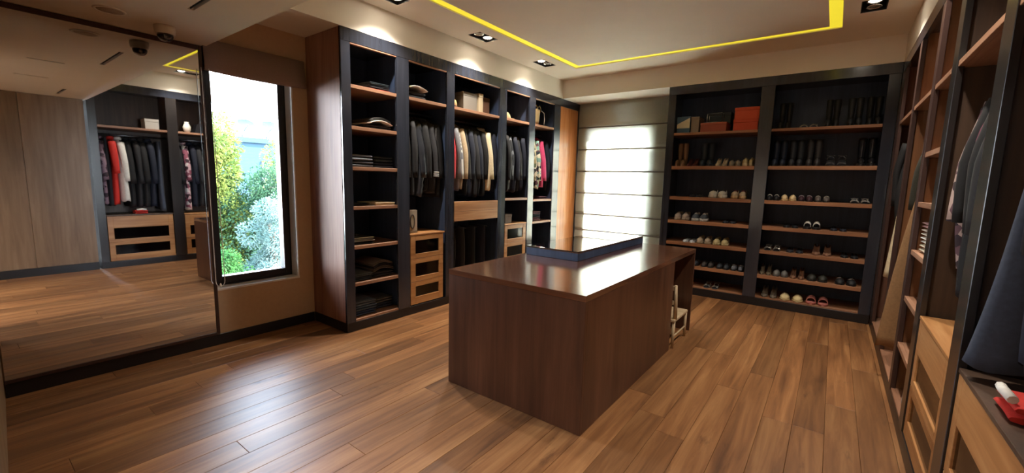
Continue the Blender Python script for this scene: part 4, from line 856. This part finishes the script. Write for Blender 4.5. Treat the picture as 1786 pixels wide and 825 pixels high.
# ------------------------------------------------------------------ shoes
HWP = [(0, .010), (.06, .026), (.18, .040), (.3, .0445), (.45, .040), (.6, .035), (.8, .036), (.93, .031), (1, .014)]
def interp(tab, t):
    for (a, u), (b_, v) in zip(tab, tab[1:]):
        if t <= b_: return u+(v-u)*(t-a)/(b_-a)
    return tab[-1][1]
def ease(t): t = max(0, min(1, t)); return t*t*(3-2*t)
def shoe_parts(kind):
    L = .255; P = {}
    H = {'pump': .075, 'flat': .010, 'sneaker': .026, 'chunky': .042, 'loafer': .020, 'slipper': .022, 'sandal': .012, 'heel_sandal': .08, 'boot': .03, 'slide': .03}[kind]
    heel = kind in ('pump', 'heel_sandal'); pointy = kind in ('pump', 'flat')
    st = .004 if kind in ('pump', 'flat', 'heel_sandal', 'sandal') else H
    zb = lambda t: (.004+(H-.004)*ease((t-.32)/.42)) if heel else 0.0
    ws = .92 if kind in ('pump', 'flat', 'heel_sandal', 'sandal') else (1.12 if kind in ('chunky', 'slipper') else 1.0)
    def hw(t): w = interp(HWP, t)*ws; return w*(.72 if pointy and t < .15 else 1)
    N = 16; ts = [i/N for i in range(N+1)]
    rings = []
    for t in ts:
        y = t*L; w = hw(t)*(1.05 if kind != 'pump' else 1); b0 = zb(t); s_ = st if not heel else .006
        toe = .012*max(0, 1-t/.15)**2 if kind in ('sneaker', 'chunky') else 0
        rings.append([(-w, y, b0+toe), (-w*1.02, y, b0+toe+s_*.6), (-w*.97, y, b0+s_), (w*.97, y, b0+s_), (w*1.02, y, b0+toe+s_*.6), (w, y, b0+toe)])
    P['sole'] = MB().loft(rings)
    if heel:
        hx = L*.93; P['heel'] = MB().tube([(0, hx+.006, .003), (0, hx+.003, H*.5), (0, hx-.008, H-.001)], [.006, .009, .022], 10)
    if kind in ('pump', 'flat', 'sneaker', 'chunky', 'loafer', 'boot', 'slipper'):
        oa, oe = {'pump': (.24, .97), 'flat': (.26, .97), 'sneaker': (.46, .96), 'chunky': (.46, .96), 'loafer': (.42, .97), 'boot': (.55, .95), 'slipper': (.5, 1.0)}[kind]
        vh = {'pump': .030, 'flat': .030, 'sneaker': .062, 'chunky': .066, 'loafer': .050, 'boot': .075, 'slipper': .062}[kind]
        rh = {'pump': .040, 'flat': .036, 'sneaker': .066, 'chunky': .072, 'loafer': .052, 'boot': .085, 'slipper': .03}[kind]
        rings = []
        for t in ts:
            y = t*L; w = hw(t)*.97; b0 = zb(t)+st*.9
            nose = ease(t/.16)*.75+.25
            if t < oa: cz = b0+vh*nose*(.8+.5*t/oa*.5); rz_ = b0+vh*nose*.62; wi = w*.55
            else: cz = b0+.006; rz_ = b0+(rh*(.75+.25*ease((t-.5)/.5)) if kind != 'slipper' else .012); wi = w*.72
            rings.append([(-w*.96, y, b0), (-w*1.0, y, b0+(rz_-b0)*.45), (-w*.90, y, b0+(rz_-b0)*.85), (-w*.80, y, rz_), (-wi*.9, y, (rz_*.4+cz*.6) if t >= oa else rz_*.35+cz*.65), (0, y, cz),
                          (wi*.9, y, (rz_*.4+cz*.6) if t >= oa else rz_*.35+cz*.65), (w*.80, y, rz_), (w*.90, y, b0+(rz_-b0)*.85), (w, y, b0+(rz_-b0)*.45), (w*.96, y, b0)])
        P['upper'] = MB().loft(rings)
        if kind == 'pump' or kind == 'flat': P['bow'] = MB().box(-.012, .012, L*.17, L*.20, zb(.2)+st+vh*.72, zb(.2)+st+vh*.86, .003)
        if kind in ('sneaker', 'chunky'):
            lc = MB()
            for k in range(4):
                t = .26+.055*k; z = zb(t)+st*.9+vh*(.95+.10*k)*.93; lc.tube([(-.022, t*L, z-.008), (0, t*L, z+.002), (.022, t*L, z-.008)], .0035, 6)
            P['laces'] = lc; P['heel_tab'] = MB().box(-.012, .012, L-.006, L+.003, st+.035, st+.07, .002)
        if kind == 'loafer': P['strap'] = MB().tube([(-.036, L*.36, st+.030), (-.022, L*.36, st+.049), (0, L*.36, st+.054), (.022, L*.36, st+.049), (.036, L*.36, st+.030)], .006, 6)
        if kind == 'boot':
            P['shaft'] = MB().loft([[(r*math.cos(k*math.pi/8), .70*L+off+1.15*r*math.sin(k*math.pi/8), z) for k in range(16)] for r, off, z in ((.036, .0, .06), (.040, .004, .12), (.046, .006, .20), (.050, .006, .30), (.050, .006, .33), (.044, .006, .33), (.042, .006, .28))], True, True)
    else:
        def strap(t, h, r, wd=1.0): 
            y = t*L; b0 = zb(t)+st; w = hw(t)*wd
            return [(-w, y, b0), (-w*.95, y, b0+h*.6), (-w*.5, y, b0+h), (0, y, b0+h*1.1), (w*.5, y, b0+h), (w*.95, y, b0+h*.6), (w, y, b0)]
        if kind == 'slide':
            rings = []
            for t in (.20, .25, .42, .48): 
                y = t*L; p = strap(t, .045+.02*(t-.2)/.28, 0); q = [(x_*.90, yy, st+(z-st)*.86) for x_, yy, z in p]; rings.append(p+q[::-1])
            P['band'] = MB().loft(rings)
        else:
            for q, (t, h) in enumerate(((.20, .028), (.30, .036), (.62, .05))): P['strap.%d' % q] = MB().tube(strap(t, h, 0), .0042, 6)
            P['ankle_strap'] = MB().tube([(-.03, .66*L, zb(.66)+.05), (-.034, .85*L, zb(.85)+.055), (0, .985*L, zb(.95)+.058), (.034, .85*L, zb(.85)+.055), (.03, .66*L, zb(.66)+.05)], .004, 6)
    return P
def pair(name, label, group, kind, x0, x1, y, z, up, sole=None, trim=None, rz=0):
    meshes = {k: m_.mesh(k) for k, m_ in shoe_parts(kind).items()}
    w = (x1-x0)/2; sc = 1.0
    for k in (0, 1):
        cx = x0+w*(k+.5)
        t = empty(name, (cx, y, z+.0008), (0, 0, R(rz*(1 if k else -1)))); tag(t, label, 'shoe', group)
        sx_ = min(1.15, max(.70, (w-.006)/.098))
        if kind in ('chunky', 'slipper'): sx_ = min(1.1, max(.66, (w-.006)/.105))
        for pn, me in meshes.items():
            mt = {'sole': sole or up, 'heel': sole or up, 'laces': trim or up, 'bow': trim or up, 'heel_tab': trim or up, 'strap': trim or up}.get(pn if kind == 'loafer' or pn != 'strap' else '', up)
            o = link(pn.split('.')[0], me, mt, t); o.scale = (sx_, 1, 1)
LB, RB = 'bay next to the blind', 'bay by the hanging clothes'
def S(name, desc, bay, k, x0, x1, kind, up, sole=None, trim=None, rz=0, dy=.035):
    order = ['topmost', 'second', 'third', 'fourth', 'fifth', 'sixth', 'lowest'][k]
    lab = f'{desc} on the {order} shelf, {LB if bay == 0 else RB}'
    pair(name, lab, desc + 's, pair', kind, x0, x1, YC+dy, SZ[k]-.003 if dy > .03 else SZ[k], fabric(*up) if isinstance(up, tuple) else fabric(up, .6), fabric(sole, .6) if isinstance(sole, str) else sole, fabric(trim, .6) if isinstance(trim, str) else trim, rz)
GLD, SLV = ('#b98e74', .25, .2, 30, .2, .6), ('#a3a19c', .3, .2, 30, .2, .6)
S('ankle_boot', 'tan ankle boot', 0, 1, -1.885, -1.735, 'boot', '#8a6a50'); S('pump', 'burgundy pump', 0, 1, -1.725, -1.575, 'pump', '#5a2f36')
S('boot', 'navy tall boot', 0, 1, -1.56, -1.375, 'boot', '#1f2a38'); S('pump', 'cream pump', 0, 1, -1.355, -1.195, 'pump', '#b3a58f')
S('sneaker', 'greige sneaker', 0, 1, -1.18, -1.03, 'sneaker', '#8d8270', '#8d8574', '#3a3a3a'); S('sneaker', 'sand yellow sneaker', 0, 1, -1.02, -.87, 'chunky', '#a7956c', '#b8a884', '#8d8064')
S('flat_shoe', 'dark flat shoe', 0, 2, -1.66, -1.49, 'flat', '#23262c'); S('sneaker', 'white chunky sneaker', 0, 2, -1.40, -1.17, 'chunky', '#bdb6a6', '#c9c2b0', '#2a2a2c')
S('sneaker', 'beige sneaker with red laces', 0, 2, -1.12, -.93, 'chunky', '#a58f74', '#b5966e', '#5a1f2c')
S('sneaker', 'pale beige high sneaker', 0, 3, -1.84, -1.63, 'chunky', '#97877a', '#a89a88', '#8a7c6e'); S('sneaker', 'dark sneaker with white sole', 0, 3, -1.60, -1.38, 'chunky', '#3a4048', '#bfc0bc', '#d0d0cc')
S('flat_shoe', 'dark grey flat shoe', 0, 3, -1.20, -1.02, 'flat', '#2a2c32')
S('flat_shoe', 'white flat shoe', 0, 4, -1.70, -1.52, 'flat', '#c9ccd0'); S('sneaker', 'taupe sneaker', 0, 4, -1.51, -1.31, 'sneaker', '#a08e78', '#b4a488', '#85745f')
S('sneaker', 'cream yellow sneaker', 0, 4, -1.295, -1.09, 'sneaker', '#b5a476', '#cdbd8e', '#8f815c')
for a_, c_, d_ in ((-1.82, '#24262c', 'black loafer'), (-1.62, '#2f3138', 'charcoal loafer'), (-1.42, '#3b3430', 'dark brown loafer'), (-1.22, '#2b3036', 'slate loafer'), (-1.04, '#565860', 'grey glitter loafer')):
    S('loafer', d_, 0, 5, a_, a_+.17, 'loafer', c_, '#17181b', '#8d8a84' if 'glitter' in d_ else '#26262a')
S('sandal', 'silver strappy sandal', 0, 6, -1.37, -1.16, 'sandal', SLV, '#33363c'); S('loafer', 'black low shoe', 0, 6, -1.80, -1.60, 'loafer', '#1b1c20', '#121214')
# bay by the hanging clothes
S('sandal', 'pewter sandal', 1, 0, -.43, -.23, 'sandal', SLV, '#1d1f24'); 
for a_, d_ in ((-.66, 'black tall boot'), (-.18, 'black suede boot'), (.03, 'dark grey boot'), (.20, 'black ankle boot')):
    S('boot', d_, 1, 0, a_, a_+.15, 'boot', {'black tall boot': '#15171b', 'black suede boot': '#1c1e22', 'dark grey boot': '#2a2c30', 'black ankle boot': '#18181b'}[d_], '#0f0f11')
for a_, d_, c_ in ((-.69, 'dark navy boot', '#182030'), (-.51, 'charcoal boot', '#24262a'), (-.33, 'taupe black boot', '#2d2a2a')):
    S('boot', d_, 1, 1, a_, a_+.165, 'boot', c_, '#101114')
S('heel_sandal', 'black strappy heel sandal', 1, 1, -.13, .09, 'heel_sandal', '#3a3838', '#17171a')
S('boot', 'glossy black boot with bright shine', 1, 1, .165, .345, 'boot', ('#1a1a1d', .12, .1, 40), '#0c0c0e')
S('loafer', 'black loafer with white toe bar', 1, 2, -.70, -.55, 'loafer', '#1d1c1f', '#141416', '#c9c4bb'); S('slipper', 'cream plush slipper', 1, 2, -.545, -.37, 'slipper', '#d0b689', '#c9ad7c')
S('loafer', 'burgundy loafer', 1, 2, -.365, -.20, 'loafer', '#3c2028', '#221318', '#8d8086'); S('loafer', 'grey brown loafer', 1, 2, -.195, -.03, 'loafer', '#57504c', '#2b2724', '#9a948c')
S('sandal', 'black sandal with silver buckle', 1, 2, .15, .345, 'sandal', SLV, '#1a1a1c')
S('flat_shoe', 'black flat shoe with blue bow', 1, 3, -.49, -.31, 'flat', '#191b20', None, '#8fa5b4'); S('slide', 'black slide with white band', 1, 3, -.275, -.09, 'slide', '#c9c7bf', '#16171a'); S('flat_shoe', 'midnight blue flat shoe', 1, 3, -.01, .17, 'flat', '#20222c')
S('sandal', 'black sandal with silver beads', 1, 4, -.675, -.475, 'sandal', SLV, '#17181b'); S('pump', 'rose gold pump', 1, 4, -.165, .055, 'pump', GLD, '#7d5848'); S('flat_shoe', 'plain black flat shoe', 1, 4, .12, .31, 'flat', '#17171a'); S('flat_shoe', 'dark slate flat shoe', 1, 4, -.43, -.23, 'flat', '#22252b')
S('pump', 'silver gold pump', 1, 5, -.70, -.55, 'pump', ('#a3957c', .28, .2, 30, .2, .6), '#6d6656'); S('flat_shoe', 'grey felt flat shoe', 1, 5, -.545, -.37, 'slipper', '#6a6864', '#5c5a57'); S('pump', 'copper pump', 1, 5, -.36, -.19, 'pump', GLD, '#6b4636')
S('slipper', 'black slipper', 1, 5, -.18, .04, 'slipper', '#26261f', '#17171a'); S('loafer', 'black loafer with silver buckle', 1, 5, .10, .32, 'loafer', '#1b1b1e', '#111113', M['chrome'])
S('pump', 'bronze grey pump', 1, 6, -.66, -.46, 'pump', ('#8d8172', .35, .2, 30, .2, .5), '#5c5348'); S('slipper', 'cream fluffy slipper', 1, 6, -.45, -.175, 'slipper', ('#d2c192', .95, .2, 120), '#c4b283'); S('slide', 'pink slide', 1, 6, -.165, .08, 'slide', '#c07a70', '#b06a62')

# ------------------------------------------------------------------ outside the tall window
gm = plain('garden_grass', '#1c2a16', .95, var=.3, scale=3); struct('ground', MB().box(-45, -4.9, -25, 35, -4.2, -4.0), gm, 'garden ground below the window')
def leafmat(name, c1, c2):
    m, n, l, b = base_mat(name); t = n.new('ShaderNodeTexCoord'); nz = n.new('ShaderNodeTexNoise'); nz.inputs['Scale'].default_value = 2.2; nz.inputs['Detail'].default_value = 4
    l.new(t.outputs['Object'], nz.inputs['Vector']); r = n.new('ShaderNodeValToRGB'); r.color_ramp.elements[0].position = .35; r.color_ramp.elements[1].position = .65
    r.color_ramp.elements[0].color = lin(c1); r.color_ramp.elements[1].color = lin(c2); l.new(nz.outputs['Fac'], r.inputs[0]); l.new(r.outputs[0], b.inputs['Base Color']); b.inputs['Roughness'].default_value = .6; b.inputs['Specular IOR Level'].default_value = .08
    tl = n.new('ShaderNodeBsdfTranslucent'); l.new(r.outputs[0], tl.inputs[0]); ms = n.new('ShaderNodeMixShader'); ms.inputs[0].default_value = .45
    l.new(b.outputs[0], ms.inputs[1]); l.new(tl.outputs[0], ms.inputs[2]); l.new(ms.outputs[0], n['Material Output'].inputs[0])
    return m
bark = plain('bark', '#4a3b2e', .9, var=.3, scale=12)
def tree(name, label, x, y, ztop, rad, hgt, mat, n, leaf, seed, blobs=14):
    g = random.Random(seed); t = empty(name, (x, y, -4)); tag(t, label, 'tree', 'garden trees beyond the window')
    wpart('trunk', MB().tube([(x, y, -4), (x+.1, y, -2), (x, y+.1, ztop-hgt*.6), (x, y, ztop-hgt*.25)], [.16, .13, .09, .03], 8), bark, t)
    cs = []
    for k in range(blobs):
        a = g.random()*6.28; rr = rad*(g.random()**.5)*.75; zz_ = ztop-hgt*(.12+.8*g.random()); sc_ = .55+.45*(ztop-zz_)/hgt
        cs.append((x+rr*sc_*math.cos(a), y+rr*sc_*math.sin(a), zz_, rad*(.28+.2*g.random())))
    br = MB()
    for c in cs[:8]: br.tube([(x, y, max(-3.5, c[2]-hgt*.25)), ((x+c[0])/2, (y+c[1])/2, c[2]-.12), c[:3]], [.045, .028, .01], 6)
    wpart('branches', br, bark, t)
    vs_, fs_ = [], []
    for k in range(n):
        c = cs[k % len(cs)]; u = Vector((g.gauss(0, 1), g.gauss(0, 1), g.gauss(0, 1))).normalized(); r_ = c[3]*(.55+.5*g.random())
        p = Vector(c[:3])+u*r_; d = (u+Vector((g.uniform(-.8, .8), g.uniform(-.8, .8), g.uniform(-.9, .4)))).normalized(); s_ = d.cross(Vector((g.random()-.5, g.random()-.5, g.random()-.5))).normalized()
        ll_ = leaf*(.7+.6*g.random()); w_ = ll_*.28; nrm = d.cross(s_)*w_*.35; o = len(vs_)
        vs_ += [tuple(p), tuple(p+d*ll_*.5+s_*w_+nrm), tuple(p+d*ll_), tuple(p+d*ll_*.5-s_*w_+nrm)]; fs_ += [(o, o+1, o+2), (o, o+2, o+3)]
    mb = MB(); mb.add(vs_, fs_)
    me = bpy.data.meshes.new('foliage'); me.from_pydata([(a-x, b_-y, c+4) for a, b_, c in vs_], [], fs_); me.update(); tag(link('foliage', me, mat, t), kind='stuff')
LY, LG, LS = leafmat('leaf_yellow_green', '#3a4e26', '#666f34'), leafmat('leaf_green', '#1e3628', '#345038'), leafmat('leaf_silver', '#3a5250', '#667a76')
LB_ = leafmat('leaf_bright', '#14341a', '#2c5026')
tree('leafy_tree', 'tall yellow green leafy tree rising highest outside the window', -11.0, 3.35, 3.05, 1.2, 3.8, LY, 32000, .075, 1, 36)
tree('leafy_tree', 'broad mid green tree behind the silvery tree', -10.2, 4.4, 1.95, 1.3, 4.0, LG, 26000, .07, 2, 34)
tree('leafy_tree', 'yellow green tree beside the pale house roof', -13.0, 6.2, 2.50, 1.2, 3.6, LY, 14000, .08, 3, 20)
tree('olive_tree', 'silvery blue olive tree close below the window', -8.6, 3.72, 1.35, .75, 2.9, LS, 18000, .05, 4, 24)
tree('leafy_shrub', 'bright green shrub low beside the olive tree', -8.0, 2.65, .35, .7, 2.4, LB_, 12000, .055, 5, 18)
tree('leafy_tree', 'dark green tree filling the gap low behind the olive', -12.3, 5.0, .9, 1.6, 4.0, LG, 14000, .08, 6, 20)
HS = empty('house', (-22, 10.5, -4)); tag(HS, 'pale blue grey house roof with parapet beyond the trees', 'house')
hwm = plain('house_plaster', '#2c3c48', 1.0); hwm.node_tree.nodes['Principled BSDF'].inputs['Specular IOR Level'].default_value = 0.0; wpart('wall', MB().box(-28, -22, 7.2, 16, -3.99, 3.0), hwm, HS)
wpart('parapet', MB().box(-28.1, -21.9, 7.1, 16.1, 3.0, 3.25, .02), hwm, HS); wpart('window', MB().box(-22.0, -21.96, 9.3, 10.3, .9, 2.2), M['black_alu'], HS); wpart('stair_head', MB().box(-27, -24.5, 7.4, 8.4, 3.26, 3.9, .02), hwm, HS)
for k, (yy, s_) in enumerate(((8.78, .46), (9.85, .50))):
    d = empty('satellite_dish', (-22.6, yy, 3.2505)); tag(d, ('smaller', 'larger')[k] + ' pale satellite dish on the house roof beyond the trees', 'satellite dish'); dm = plain('dish_white', '#4c5654', 1.0); dm.node_tree.nodes['Principled BSDF'].inputs['Specular IOR Level'].default_value = 0.0
    wpart('mast', MB().tube([(-22.6, yy, 3.25), (-22.6, yy, 3.62)], .03, 8), M['steel'], d)
    mb = MB().loft([[(-22.45+.16*(r/s_)**2, yy+r*math.cos(a*math.pi/12), 3.80+.62*r*math.sin(a*math.pi/12)) for a in range(24)] for r in (.02, .5*s_, .8*s_, s_, 1.02*s_)], True, False); wpart('reflector', mb, dm, d)
    wpart('feed_arm', MB().tube([(-22.4, yy, 3.55), (-22.0, yy, 3.78)], .018, 6).lathe([(.03, 3.76), (.045, 3.80), (.03, 3.84)], -22.0, yy, 8), M['steel'], d)
